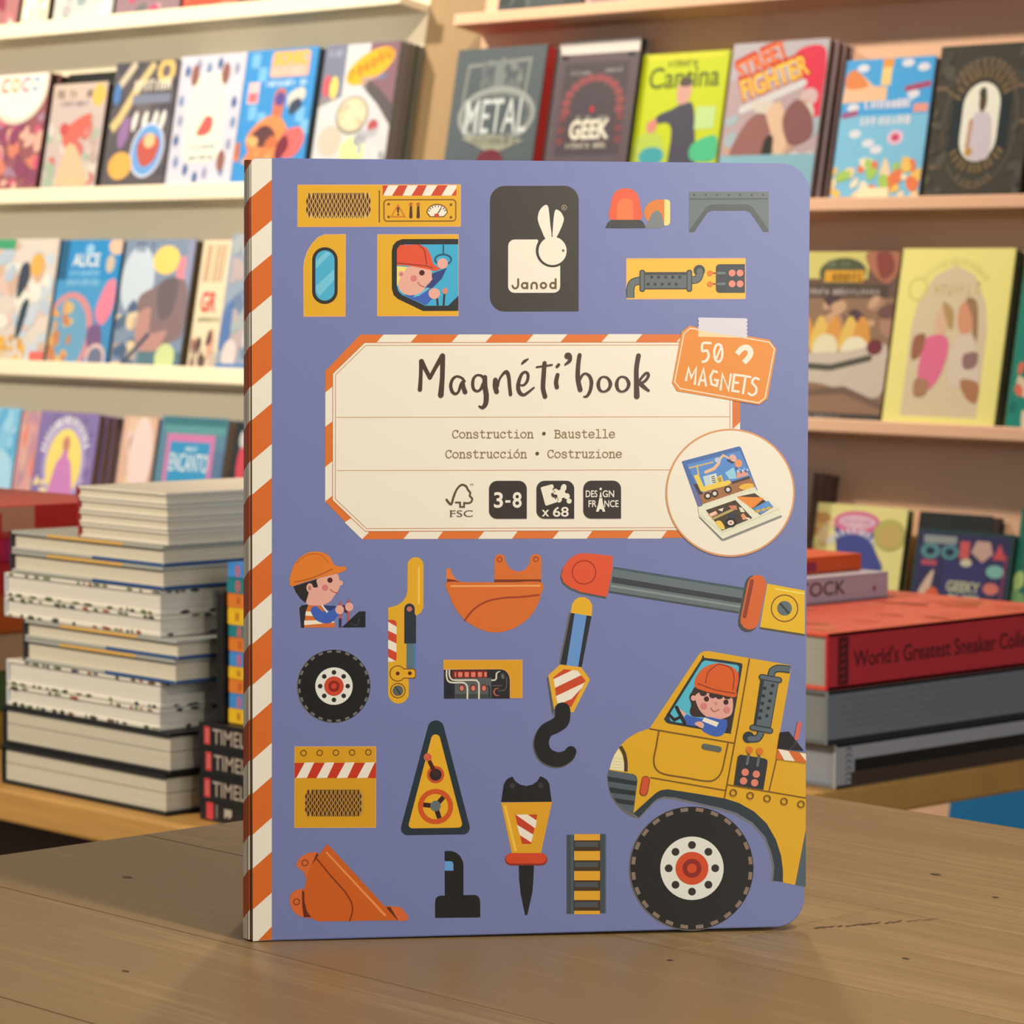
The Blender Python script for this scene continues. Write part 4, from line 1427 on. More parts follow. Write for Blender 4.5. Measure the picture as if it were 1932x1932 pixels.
# thin white books on top, red backs
names = ['topmost', 'second', 'third', 'fourth']
for k, (z0, z1, x0) in enumerate(((0.8072, 0.8162, -1.9425), (0.7977, 0.8070, -1.9412), (0.7883, 0.7975, -1.9427), (0.7776, 0.7881, -1.9420))):
    flat_book('picture_book', '%s thin cream book with a red back atop the left stack' % names[k], x0, -1.8334 + 0.0004 * (k % 2), TF + 0.0005 * k, TF + 0.2, z0, z1, (222, 208, 184), PG, 'x0', (150, 24, 24), 0.0021, 'thin cream picture books on the left stack', inset=0.0015)
GREENS = [(70, 92, 44), (58, 66, 40), (40, 44, 40), (110, 74, 40), (52, 62, 86), (150, 60, 36), (92, 110, 50)]


def drawn_edge(t, co, dim, rows, seed):
    """little plants and creatures along the cover edges"""
    X0, X1, Y0, Y1, H = dim
    rnd = random.Random(seed)
    for face in (0, 1):
        L = (X1 - X0) if face == 0 else (Y1 - Y0)
        a = Art(0, 0, 1, KS, 0.00012, 0.00001)
        for zr in rows:
            x = 0.004
            while x < L - 0.008:
                w = rnd.uniform(0.003, 0.015)
                h = rnd.uniform(0.0010, 0.0026)
                if rnd.random() > 0.3:
                    c = GREENS[rnd.randrange(2 if x < L * .4 and face == 0 else 7)] if face == 0 else (44, 48, 60)
                    pts = [(x + w * .5 + w * .5 * rnd.uniform(.6, 1) * math.cos(i), zr + h * rnd.uniform(.5, 1) * math.sin(i)) for i in (0, 1, 2, 3.1, 4.1, 5.2)]
                    pts = [(p, max(0.0003, min(H - 0.0003, q))) for p, q in pts]
                    a.poly(pts, c)
                x += w * rnd.uniform(.8, 1.7)
        if face == 0:
            a.build('edge_drawing', co, EDGE_PRINT, lambda x, y, l: (X0 + x, Y0 - l, y))
        else:
            a.build('edge_drawing', co, EDGE_PRINT, lambda x, y, l: (X1 + l, Y0 + x, y))


def two_tone_edge(co, dim, c0, c1, blue, split_at=(0.25, 0.75)):
    X0, X1, Y0, Y1, H = dim
    L = X1 - X0
    a = Art(0, 0, 1, KS, 0.00012, 0.00001)
    a.rect(0.004, H - 0.0022, L, H - 0.0002, c0)
    a.rect(L * split_at[0], H - 0.0023, L * split_at[1], H - 0.0001, c1)
    a.rect(L * .55, 0.0001, L, 0.0024, blue)
    a.build('edge_print', co, EDGE_PRINT, lambda x, y, l: (X0 + x, Y0 - l, y))
    a = Art(0, 0, 1, KS, 0.00012, 0.00001)
    a.rect(0.001, 0.0001, Y1 - Y0, 0.0024, blue)
    a.build('edge_print', co, EDGE_PRINT, lambda x, y, l: (X1 + l, Y0 + x, y))


def blue_book(lbl, x0, x1, z0, z1):
    t, co, bk, dim = flat_book('picture_book', lbl, x0, x1, TF, TF + 0.18, z0, z1, (176, 172, 158), PG, 'x0', (38, 36, 38), 0.0025, 'blue edged hardbacks in the left stack')
    two_tone_edge(co, dim, (168, 164, 150), (222, 168, 78), (34, 78, 130))


blue_book('upper hardback with blue and ochre edges directly under the thin cream books', -2.0292, -1.8373, 0.7623, 0.7774)
blue_book('lower hardback with blue and ochre edges of the upper pair', -2.0294, -1.8374, 0.7454, 0.7621)


def drawn_book(lbl, x0, x1, z0, z1, seed):
    t, co, bk, dim = flat_book('picture_book', lbl, x0, x1, TF + 0.001, TF + 0.17, z0, z1, (226, 214, 192), (224, 212, 192), 'x0', (200, 196, 190), 0.003, 'white edged nature books in the left stack', inset=0.0015)
    drawn_edge(t, co, dim, (0.0015, dim[4] - 0.0012), seed)


drawn_book('white book with leafy edge drawings, upper of the higher pair in the left stack', -2.0381, -1.8419, 0.7262, 0.7446, 3)
drawn_book('white book with leafy edge drawings, lower of the higher pair in the left stack', -2.0383, -1.8419, 0.7104, 0.7260, 4)
blue_book('upper hardback with blue and ochre edges in the middle of the left stack', -2.0123, -1.8206, 0.6961, 0.7102)
blue_book('lower hardback with blue and ochre edges in the middle of the left stack', -2.0124, -1.8232, 0.6780, 0.6959)
drawn_book('white book with leafy edge drawings, upper of the lower pair in the left stack', -2.0361, -1.8422, 0.6578, 0.6778, 5)
drawn_book('white book with leafy edge drawings, lower of the lower pair in the left stack', -2.0363, -1.8429, 0.6418, 0.6576, 6)
flat_book('thick_volume', 'upper of the two thick black covered volumes under the left stack', -2.0416, -1.8297, TF, TF + 0.15, 0.6110, 0.6416, (22, 24, 24), (206, 192, 166), 'x0', None, 0.0030, 'thick volumes under the left stack', split=True)
flat_book('thick_volume', 'lowest thick black covered volume of the left stack, on the display table', -2.0433, -1.8348, TF, TF + 0.15, ZD + 0.0002, 0.6108, (22, 24, 24), (206, 192, 166), 'x0', None, 0.0030, 'thick volumes under the left stack', split=True)

# black books with a red label and large lettering
TT = 1.4073
for k, (z0, z1) in enumerate(((0.6335, 0.6516), (0.6142, 0.6333), (0.5949, 0.6140), (0.5802, 0.5947))):
    t, co, bk, dim = flat_book('black_paperback', '%s of the black books with red spine labels beside the left stack' % ('topmost', 'second', 'third', 'lowest')[k], -1.8109 + 0.0008 * (k % 2), -1.60, TT + 0.0006 * (k % 2), TT + 0.15, z0, z1, (20, 19, 20), (190, 180, 160), 'y0', None, 0.0012, 'black lettered paperbacks')
    X0, X1, Y0, Y1, H = dim
    a = Art(0, 0, 1, KS, 0.00012, 0.00001)
    if k < 3:
        a.rect(0.0065, H * .13, 0.0135, H * .85, (196, 62, 58))
        for j in range(4):
            a.line([(0.0085, H * (.28 + .14 * j)), (0.0118, H * (.28 + .14 * j))], 0.0007, (226, 156, 146), caps=False)
        hgt = 0.0105
        b = Art(0, 0, 1, KS, 0.00014, 0.00001)
        b.text('TIMEL', 0.0165, -(H * .5 - hgt * .5), hgt, (170, 152, 132), width=0.0375, bold=0.012)
        b.build('spine_lettering', bk, SPINE_PRINT, lambda x, y, l: (X0 + x, Y0 - l, -y))
    else:
        a.rect(0.0075, H * .1, 0.0155, H * .95, (204, 60, 66))
        a.rect(0.0185, H * .2, 0.0205, H * .9, (120, 112, 106))
        for j in range(4):
            a.rect(0.0285 + .0022 * j, H * (.3 + .1 * (j % 2)), 0.0300 + .0022 * j, H * .75, (206, 190, 168))
    a.build('spine_label', bk, SPINE_PRINT, lambda x, y, l: (X0 + x, Y0 - l, y))

# dark book standing on edge behind the pocket books
t = thing('black_notebook', 'black book on edge between the left stack and the coloured pocket books', 'book', (-1.7952, 1.48, 0.6518))
MB().box(-0.0036, 0.0036, -0.066, 0.066, 0.0, 0.094).build('cover', mat('book_cover', (16, 15, 16), 0.5, 0.4, KS), t, 0.0008)
MB().box(-0.0026, 0.0026, -0.0655, 0.067, 0.002, 0.0945).build('page_block', pages((40, 36, 32), KS), t)

# coloured pocket books
CB, CT, CO_, CY = (62, 132, 196), (20, 120, 124), (218, 118, 36), (228, 178, 24)
zs = [0.7679, 0.7572, 0.7458, 0.7355, 0.7229, 0.7141, 0.7038, 0.6931, 0.6839, 0.6736, 0.6628, 0.6518]
cols = [CB, CT, CO_, CY, CT, CO_, CB, CY, CO_, CB, CY]
word = {CB: 'blue', CT: 'teal', CO_: 'orange', CY: 'yellow'}
nth = ['topmost', 'second from the top', 'third from the top', 'fourth from the top', 'fifth from the top', 'middle', 'seventh from the top', 'fourth from the bottom', 'third from the bottom', 'second from the bottom', 'lowest']
for k in range(11):
    t, co, bk, dim = flat_book('pocket_book', '%s pocket book, %s of the coloured pile on the black books' % (word[cols[k]], nth[k]), -1.7908 + 0.0012 * ((k * 7) % 3 == 0) + (0.0016 if k > 3 else 0), -1.66, 1.4173 + 0.0003 * (k % 3), 1.54, zs[k + 1] + 0.0001, zs[k], cols[k], (214, 200, 174), 'y0', None, 0.0012, 'coloured pocket books')
    X0, X1, Y0, Y1, H = dim
    a = Art(0, 0, 1, KS, 0.00012, 0.00001)
    c = (206, 92, 84) if cols[k] in (CB, CT) else (176, 76, 30)
    x = 0.0105 + 0.001 * (k % 3)
    if cols[k] in (CB, CT):
        a.ring(x + 0.001, H * .62, 0.0018, 0.0013, c, n=12)
        a.ring(x + 0.001, H * .33, 0.0020, 0.0013, c, n=12)
    else:
        a.line([(x - 0.001, H * .25), (x - 0.001, H * .75)], 0.0013, c, caps=False)
        a.line([(x + 0.0014, H * .25), (x + 0.0014, H * .75)], 0.0013, c, caps=False)
    a.build('spine_mark', bk, SPINE_PRINT, lambda x, y, l: (X0 + x, Y0 - l, y))

# red stack further back on the left
zb = ZD + 0.0002
spec = [(0.030, (206, 170, 60)), (0.034, (70, 118, 70)), (0.030, (214, 190, 160)), (0.034, (224, 112, 40)), (0.026, (206, 36, 44)), (0.0200, (214, 30, 84)), (0.0270, (206, 38, 30))]
lab = ['lowest book of the far red stack, yellow spine', 'green spined book low in the far red stack', 'cream spined book in the far red stack', 'orange spined book in the far red stack', 'plain red book under the pink one in the far red stack', 'pink book fading to violet near the top of the far red stack', 'red book with a cream corner on top of the far red stack']
for k, (h, c) in enumerate(spec):
    t, co, bk, dim = flat_book('gift_book', lab[k], -2.41, -2.2 - 0.003 * (k % 2), 1.40 + 0.004 * (k % 3), 1.64, zb, zb + h, c, (220, 200, 170), 'x1', None, 0.0015, 'gift books in the far red stack')
    X0, X1, Y0, Y1, H = dim
    a = Art(0, 0, 1, KS, 0.00012, 0.00001)
    if k == 6:
        a.rect(0.0, H * .05, 0.137, H * .98, (216, 150, 120))
        a.rect(0.0, H * .05, 0.137, H * .22, (196, 64, 60))
        a.rect(0.0, H * .05, 0.104, H * .8, (214, 36, 40))
    elif k == 5:
        a.rect(0.10, 0.0005, 0.24, H, (196, 30, 110))
        a.rect(0.150, 0.0005, 0.24, H, (104, 50, 120))
    else:
        a.rect(0.05, 0.0005, 0.08, H - .0005, tuple(min(255, v + 40) for v in c))
    a.build('spine_print', bk, SPINE_PRINT, lambda x, y, l: (X1 + l + 0.0, Y0 + x, y))
    zb += h

# right hand stack
SF = -1.5912
t, co, bk, dim = flat_book('coffee_table_book', 'black and silver spined book at the bottom of the right stack', SF - 0.24, SF, 1.8558, 2.20, ZD + 0.0002, 0.6150, (120, 118, 116), (150, 154, 160), 'x1', (168, 164, 160), 0.003, rough=0.3)
X0, X1, Y0, Y1, H = dim
a = Art(0, 0, 1, KS, 0.00012, 0.00001)
a.rect(0.018, H * .02, Y1 - Y0, H * .34, (70, 52, 38))
a.rect(0.022, H * .34, Y1 - Y0, H * .62, (14, 13, 13))
a.rect(0.0, H * .97, Y1 - Y0, H * 1.0, (30, 36, 36))
for j in range(6):
    y = H * (.12 + .14 * j)
    a.line([(0.011, y), (0.015, y + .003), (0.019, y)], 0.001, (70, 70, 72), caps=False)
a.build('spine_print', bk, SPINE_PRINT, lambda x, y, l: (X1 + l, Y0 + x, y))
t, co, bk, dim = flat_book('coffee_table_book', 'thick grey pictureless book under the big red book in the right stack', SF - 0.25, SF, 1.8455, 2.19, 0.6152, 0.6570, (104, 108, 110), (136, 138, 134), 'x1', (124, 126, 128), 0.003, rough=0.35)
X0, X1, Y0, Y1, H = dim
a = Art(0, 0, 1, KS, 0.00012, 0.00001)
a.rect(0.0, 0.0, Y1 - Y0, H * .10, (34, 38, 40))
for j in range(5):
    a.line([(0.01, H * (.3 + .13 * j)), (Y1 - Y0, H * (.3 + .13 * j))], 0.0006, (108, 110, 114), caps=False)
a.build('spine_print', bk, SPINE_PRINT, lambda x, y, l: (X1 + l, Y0 + x, y))
t, co, bk, dim = flat_book('coffee_table_book', 'large red book with black spine lettering lying on the right stack', SF - 0.26, SF, 1.8450, 2.15, 0.6572, 0.7021, (222, 90, 66), (172, 170, 152), 'x1', (206, 44, 54), 0.0034, rough=0.4)  # top cover colour leans orange for the sheen falling on it
X0, X1, Y0, Y1, H = dim
a = Art(0, 0, 1, KS, 0.00012, 0.00001)
RL = (92, 14, 24)
a.rect(0.0115, H * .08, 0.024, H * .92, RL)
for j in range(6):
    a.line([(0.0145, H * (.16 + .125 * j)), (0.0205, H * (.19 + .125 * j))], 0.0014, (176, 40, 50), caps=False)
a.build('spine_label', bk, SPINE_PRINT, lambda x, y, l: (X1 + l, Y0 + x, y))
a = Art(0, 0, 1, KS, 0.00012, 0.00001)
a.text("World's Greatest Sneaker Collectors", 0.030, -H * .37, 0.0125, (62, 10, 18), width=0.252, bold=0.01)
a.build('spine_lettering', bk, SPINE_PRINT, lambda x, y, l: (X1 + l, Y0 + x, -y))
a = Art(0, 0, 1, KS, 0.00012, 0.00001)
rnd = random.Random(5)
for j in range(60):
    x, y = rnd.uniform(.01, .23), rnd.uniform(.01, .28)
    a.blob([(x, y), (x + .012, y - .004), (x + .026, y + .002), (x + .014, y + .008)], ((214, 96, 70), (216, 130, 84), (196, 84, 56), (224, 110, 84))[j % 4])
a.build('cover_print', co, SPINE_PRINT, lambda x, y, l: (X0 + x, Y0 + y, H + l))
S4 = -1.742
t, co, bk, dim = flat_book('white_book', 'pale grey book with dark spine lettering lying on the big red book', S4 - 0.16, S4, 1.955, 2.0965, 0.7023, 0.7245, (196, 186, 192), (200, 192, 180), 'x1', (176, 166, 174), 0.0015)
X0, X1, Y0, Y1, H = dim
a = Art(0, 0, 1, KS, 0.00012, 0.00001)
a.text('STOCK', 0.018, -H * .30, H * .52, (62, 42, 48), width=0.068, bold=0.01, shear=0.0)
a.ell(0.1235, -H * .40, 0.0022, 0.0024, (130, 50, 80), n=14)
a.build('spine_lettering', bk, SPINE_PRINT, lambda x, y, l: (X1 + l, Y0 + x, -y))
t, co, bk, dim = flat_book('orange_book', 'orange-red book with a purple spot lying on top of the right stack', S4 - 0.19, S4 - 0.023, 1.945, 2.088, 0.7247, 0.7390, (226, 84, 26), (214, 190, 160), 'x1', (216, 78, 20), 0.0012)
X0, X1, Y0, Y1, H = dim
a = Art(0, 0, 1, KS, 0.00012, 0.00001)
a.rect(0.06, H * .15, 0.085, H * .7, (150, 24, 60))
a.build('spine_print', bk, SPINE_PRINT, lambda x, y, l: (X1 + l, Y0 + x, y))

# ------------------------------------------------------------------ leaning bookcases
ORG = Vector((0, 3.62, 0.97))
EXv, EYv, EZv = Vector((1, 0, 0)), Vector((0, math.cos(BK), -math.sin(BK))), Vector((0, math.sin(BK), math.cos(BK)))


def case_at(x, y, z):
    return ORG + x * EXv + y * EYv + z * EZv


ROSE_LIT_PAINT = mat('rose_lit_paint', (0.76, 0.49, 0.34), 0.6)  # the pinkish light over this case is put into its paint
CREAM_PAINT = mat('shelf_cream', (0.76, 0.69, 0.54), 0.55)
TAN = wood_material('post_wood', (0.30, 0.205, 0.105), (0.34, 0.235, 0.125), (0.38, 0.27, 0.15), 2, 0.6)
DEPTH = 0.068


def bookcase(name, label, x0, x1, rows, lip, material, sides):
    t = thing(name, label, 'bookcase', case_at((x0 + x1) / 2, 0, 0), (-BK, 0, 0))
    w = (x1 - x0) / 2
    zlo, zhi = -0.955, rows[-1] + 0.42
    MB().box(-w, w, 0.0, 0.016, zlo, zhi).build('back_panel', material, t)
    for z in rows:
        sh = MB().box(-w, w, -DEPTH + 0.0062, -0.0001, z, z + 0.014).build('shelf', material, t, 0.001)
        MB().box(-w, w, -DEPTH, -DEPTH + 0.006, z, z + lip).build('shelf_lip', material, sh, 0.0022)
    MB().box(-w, w, -0.02, -0.0001, zhi - 0.03, zhi).build('top_rail', material, t)
    MB().box(-w, w, -DEPTH + 0.01, -0.0001, zlo, rows[0] - 0.001).build('plinth', material, t)
    for k in sides:
        MB().box(k * (w + 0.0002), k * (w + 0.018), -DEPTH, 0.016, zlo, zhi).build('side_panel', material, t)
    return t


LROWS = [-0.865, -0.533, -0.201, 0.135, 0.468]
RROWS = [-0.878, -0.555, -0.232, 0.095, 0.421]
bookcase('cream_bookcase', 'cream painted leaning bookcase of facing-out books on the left', -6.3, -4.118, LROWS, 0.030, CREAM_PAINT, (-1,))
bookcase('rose_bookcase', 'leaning rose bookcase of facing-out books on the right, pinkish light painted in', -3.974, -2.0, RROWS, 0.020, ROSE_LIT_PAINT, (1,))
t = thing('wooden_post', 'plain tan wooden post between the cream and the rose bookcases', 'post', case_at(-4.046, 0, 0), (-BK, 0, 0))
MB().box(-0.071, 0.071, 0.0, 0.03, -0.955, 0.95).build('board', TAN, t)

COVER_PRINT = print_material('jacket_print', 0.38)


class Jacket(Art):
    """cover print on a sheet 100 wide and 130 high, trimmed at the sheet's edge"""

    def _p(s, p):
        x, y, z = Art._p(s, p)
        return (min(99.7, max(0.3, x)), min(129.6, max(0.4, y)), z)

    def scene(s, pts_cols, seed=0):
        for p in pts_cols:
            s.blob(*p)
        return s

    def bits(s, x0, y0, x1, y1, cols, n, r, seed):
        rnd = random.Random(seed)
        for i in range(n):
            x, y = rnd.uniform(x0, x1), rnd.uniform(y0, y1)
            q = r * rnd.uniform(.5, 1.2)
            an = rnd.uniform(0, 3)
            pts = []
            for k in range(6):
                t = k * math.pi / 3
                X, Y = q * rnd.uniform(.7, 1.3) * math.cos(t), q * .7 * rnd.uniform(.7, 1.3) * math.sin(t)
                pts.append((min(99.6, max(.4, x + X * math.cos(an) - Y * math.sin(an))), min(129.5, max(.5, y + X * math.sin(an) + Y * math.cos(an)))))
            s.blob(pts, cols[i % len(cols)], 3)
        return s

    def arc_words(s, cx, cy, rx, ry, a0, a1, h, c, seed):
        rnd = random.Random(seed)
        t = a0
        while t < a1:
            u, v = math.cos(R(t)), math.sin(R(t))
            s.line([(cx + rx * u, cy + ry * v), (cx + (rx + h) * u, cy + (ry + h) * v)], h * .42, c, caps=False)
            t += math.degrees(h * rnd.uniform(.5, .8) / ((rx + ry) / 2))
        return s


def facing_book(name, label, x0, w, z0, ztop, yf, T, cover, art=None, n=1, page=(150, 125, 100), K=None, group=None, copy_labels=None, spine_dark=None, copy_covers=None):
    """a book (and the copies stacked behind it) leaning face out on a shelf"""
    h = ztop - z0 - 0.0008
    t = thing(name, label, 'book', case_at(x0 + w / 2, yf, z0 + 0.0006), (-BK, 0, 0), group)
    board = min(0.002, T * .2)
    X0, X1 = -w / 2, w / 2
    cm = mat('jacket', cover, 0.38, 0.5, K)
    mb = MB().box(X0, X1, 0, board, 0, h).box(X0, X1, T - board - .0002, T - .0002, 0, h).box(X0, X0 + 0.0016, board, T - board - .0002, 0, h)
    co = mb.build('cover', cm, t)
    pb = MB().box(X0 + 0.0017, X1 - 0.002, board, T - board - .0002, 0.002, h - 0.002).build('page_block', pages(page, K), t)  # brown page colours hold the shade on this side; red ones are stained
    if art is not None:
        art.build('cover_print', co, COVER_PRINT, lambda x, y, l: (X0 + x / 100 * w, -l, h - y / 130 * h))
    for k in range(1, n):
        c = t.copy()
        COL.objects.link(c)
        c.location = case_at(x0 + w / 2 + 0.0012 * (k % 2), yf + T * k, z0 + 0.0006)
        c['label'] = copy_labels[k - 1] if copy_labels else label
        for src in (co, pb):
            d = src.copy()
            COL.objects.link(d)
            d.parent = c
            if src is co and copy_covers:
                d.data = src.data.copy()
                d.data.materials[0] = mat('jacket', copy_covers[k - 1], 0.4, 0.5, K)
    return t


def J(K):
    return Jacket(0, 0, 1, K, 0.0002, 0.000012)


KL, KR = K_LEFT, K_RIGHT
WH = (236, 228, 214)
L1z, L2z, L3z, L4z = (r + 0.0142 for r in (0.468, 0.135, -0.201, -0.533))
R0z, R1z, R2z, R3z, R4z = (r + 0.0142 for r in (-0.878, 0.421, 0.095, -0.232, -0.555))
FOOD = [(196, 96, 74), (222, 150, 100), (150, 70, 80), (226, 190, 120), (170, 160, 120)]

# --- cream bookcase, top row (only the feet of the books are in view)
row = [
    (-5.44, 0.140, (176, 116, 112), 'maroon and pink book at the far left of the cream bookcase top row', [(220, 120, 130), (150, 60, 80), (236, 200, 180)]),
    (-5.285, 0.088, (244, 224, 190), 'pale glare-painted book second from left in the cream bookcase top row', [(255, 250, 230), (236, 200, 150)]),  # near-white blobs stand in for lamp glare on the cover
    (-5.176, 0.193, (206, 200, 190), 'grey-white book third from left in the cream bookcase top row', [(150, 160, 160), (180, 170, 170), (220, 216, 210)]),
    (-4.973, 0.201, (150, 120, 124), 'plum and grey book in the middle of the cream bookcase top row', [(196, 80, 110), (200, 160, 160), (110, 110, 110)]),
    (-4.761, 0.161, (220, 86, 64), 'plain red book in the cream bookcase top row', [(232, 110, 84)]),
    (-4.596, 0.048, (70, 40, 40), 'narrow dark maroon book in the cream bookcase top row', [(110, 30, 40)]),
    (-4.534, 0.160, (110, 116, 106), 'grey-green book with a pale stripe in the cream bookcase top row', [(200, 200, 190), (80, 90, 84)]),
    (-4.368, 0.160, (84, 86, 80), 'dark grey book nearest the post in the cream bookcase top row', [(120, 110, 100), (70, 80, 76)]),
]
for i, (x0, w, c, lb, bits) in enumerate(row):
    a = J(KL)
    a.bits(4, 70, 96, 128, bits, 12, 11, i)
    facing_book('cookbook', lb, x0, w, L1z, L1z + 0.25, -0.045, 0.018, c, a, 2 if i in (1, 5) else 1, (70, 70, 56), KL, 'books in the cream bookcase top row', [lb.replace('book', 'book copy hidden behind the', 1)] * 3)

# --- cream bookcase, second row
a = J(KL)
a.use(0, 0, 1, 1)
a.bits(0, 45, 100, 128, [(206, 90, 116), (214, 124, 100), (168, 130, 150), (140, 70, 96), (226, 170, 150)], 60, 9, 2)
a.poly([(14.5, 0.6)] + [(57 + 42.5 * math.cos(R(t)), 14 + 39 * math.sin(R(t))) for t in range(180, -1, -8)] + [(99.5, 0.6)], (222, 200, 178))
a.poly([(18.5, 0.6)] + [(57 + 38.5 * math.cos(R(t)), 14 + 34 * math.sin(R(t))) for t in range(180, -1, -8)] + [(95.5, 0.6)], (246, 232, 214))
for ch, x, c in (('C', 28, (226, 96, 70)), ('O', 43, (236, 140, 70)), ('C', 58, (222, 90, 130)), ('O', 73, (76, 146, 190))):
    a.text(ch, x + 2, 19, 14, c, width=12, bold=.03)
a.scribble(50, 70, 28, 5, (120, 170, 196), 0, 3)
facing_book('cookbook', 'book with a white plate and coloured round lettering on maroon, cream bookcase second row', -5.3869, 0.2324, L2z, 0.4014, -0.045, 0.022, (150, 88, 92), a, 2, (84, 66, 48), KL, 'books in the cream bookcase second row', ['copy hidden behind the white plate book'])
a = J(KL)
a.use(0, -4, 1, 0.93)
a.rect(0, 5, 100, 24, (206, 178, 160))
a.ell(86, 20, 12, 14, (232, 180, 90), n=16)
a.scribble(10, 72, 22, 11, (96, 92, 90), 0, 5)
a.scribble(18, 70, 32, 6, (120, 114, 110), 0, 6)
a.bits(4, 40, 96, 128, [(196, 190, 170), (186, 160, 150), (214, 196, 186), (200, 110, 100), (160, 176, 150)], 34, 11, 8)
a.blob([(30, 62), (60, 45), (78, 44), (70, 66), (45, 78), (34, 82)], (208, 104, 90))
a.blob([(40, 80), (56, 82), (70, 100), (84, 128), (30, 128), (30, 110)], (226, 182, 142))
a.ell(30, 60, 8, 8, (196, 80, 80), n=14)
facing_book('cookbook', 'small grey-rose book with dark grey lettering and a pale cone, cream bookcase second row', -5.1441, 0.1765, L2z, 0.3754, -0.04, 0.018, (198, 176, 168), a, 2, (60, 54, 36), KL, 'books in the cream bookcase second row', ['copy hidden behind the grey-rose book'])
facing_book('cookbook', 'black topped book standing behind the small grey-rose book, cream bookcase second row', -5.155, 0.165, L2z, 0.405, -0.0035 - 0.0, 0.0032, (40, 40, 36), None, 1, (60, 54, 40), KL, 'books in the cream bookcase second row')
a = J(KL)
a.use(0, -2, 1, 0.9)
a.bits(0, 4, 100, 128, [(96, 88, 90), (110, 100, 100), (80, 76, 82)], 20, 16, 4)
a.line([(62, 5), (40, 30), (18, 62), (6, 74)], [9, 10, 11, 12], (214, 186, 130), caps=False)
a.line([(30, 6), (8, 30)], 9, (206, 186, 160))
a.ring(82, 14, 10, 7, (226, 186, 110))
a.ell(8, 36, 6, 12, (84, 124, 176), n=14)
a.scribble(36, 92, 34, 13, (240, 226, 206), 0, 3)
a.rect(34, 38, 94, 48, (126, 128, 146))
for x in (38, 54, 70, 82):
    a.blob([(x, 66), (x + 5, 56), (x + 9, 60), (x + 7, 72), (x + 2, 78)], (230, 220, 210), 4)
a.blob([(22, 68), (34, 62), (34, 84), (24, 96), (18, 84)], (150, 112, 156))
a.ell(68, 98, 26, 30, (206, 206, 222), rot=14, n=24)
a.ell(68, 98, 23, 27, (110, 160, 214), rot=14, n=24)
a.blob([(52, 92), (66, 80), (86, 88), (82, 108), (66, 116), (56, 108)], (190, 90, 76))
a.ell(70, 88, 9, 8, (232, 190, 140), n=14)
a.ell(28, 114, 19, 15, (232, 170, 84), n=20)
facing_book('cookbook', 'charcoal book with a blue plate and yellow sticks, cream bookcase second row', -4.9415, 0.195, L2z, 0.4069, -0.045, 0.02, (94, 86, 88), a, 2, (78, 70, 46), KL, 'books in the cream bookcase second row', ['copy hidden behind the charcoal plate book'])
a = J(KL)
a.use(0, 0, 1, 0.92)
a.rect(22, 34, 78, 108, (246, 232, 206), 14)
a.ell(50, 32, 22, 14, (238, 226, 206), n=20)
for i, (x, y) in enumerate(((14, 16), (30, 10), (46, 14), (62, 10), (88, 16), (10, 46), (90, 50), (12, 66), (92, 70), (10, 86), (90, 92), (14, 108), (30, 116), (60, 120), (84, 118), (46, 124))):
    a.blob([(x, y - 7), (x + 4, y), (x, y + 6), (x - 4, y)], ((70, 100, 146), (150, 150, 176), (120, 140, 176))[i % 3], 4)
for x, y in ((26, 20), (72, 20), (82, 108)):
    a.ell(x, y, 6, 11, (146, 96, 84), n=16)
a.blob([(44, 72), (52, 62), (62, 66), (60, 78), (48, 82), (40, 80)], (240, 96, 90))
a.scribble(34, 70, 96, 6, (130, 156, 176), 0, 3)
a.scribble(30, 72, 106, 5, (120, 146, 166), 0, 4)
facing_book('cookbook', 'pale lavender book with a cream panel and a small red spot, cream bookcase second row', -4.7501, 0.1971, L2z, 0.4119, -0.04, 0.018, (208, 202, 212), a, 2, (190, 180, 176), KL, 'books in the cream bookcase second row', ['copy hidden behind the lavender book'])
a = J(KL)
a.use(0, -4, 1, 0.83)
for i, (x, y) in enumerate(((8, 8), (20, 24), (12, 66), (26, 74), (80, 70), (88, 84))):
    a.rect(x, y, x + 12, y + 16, (120, 180, 220))
a.rect(36, 8, 90, 36, (222, 170, 150), 3)
a.text('SONIC', 40, 22, 14, (238, 176, 48), width=46, bold=.04)
a.scribble(40, 86, 34, 9, (236, 196, 180), 0, 3)
a.scribble(34, 88, 46, 7, (196, 220, 236), 0, 8)
a.rect(8, 40, 24, 64, (226, 190, 190))
a.rect(10, 52, 22, 62, (214, 110, 120))
a.blob([(66, 56), (84, 48), (90, 58), (76, 72), (68, 70)], (206, 200, 190))
a.blob([(70, 66), (82, 60), (86, 70), (72, 78)], (60, 70, 90))
a.blob([(48, 52), (62, 52), (60, 84), (66, 104), (40, 104), (46, 80)], (206, 110, 84))
a.ell(55, 60, 7, 8, (92, 76, 140), n=14)
a.blob([(14, 104), (30, 84), (54, 78), (72, 96), (66, 118), (30, 124)], (224, 138, 84), 5)
a.blob([(22, 98), (40, 88), (56, 100), (46, 112), (28, 110)], (96, 60, 62), 5)
a.bits(2, 104, 60, 129, [(222, 130, 80), (200, 110, 70), (232, 170, 110)], 16, 9, 5)
a.blob([(66, 98), (88, 92), (96, 106), (84, 124), (64, 122)], (222, 104, 100), 5)
a.blob([(60, 108), (70, 100), (76, 112), (66, 126), (58, 124)], (120, 44, 60), 5)
facing_book('cookbook', 'bright blue book with yellow block lettering and burgers, cream bookcase second row', -4.5385, 0.2, L2z, 0.4093, -0.05, 0.024, (62, 142, 204), a, 2, (64, 74, 84), KL, 'books in the cream bookcase second row', ['copy hidden behind the bright blue book'])
a = J(KL)
a.use(0, -4, 1, 0.86)
a.rect(0, 6, 30, 60, (120, 124, 144))
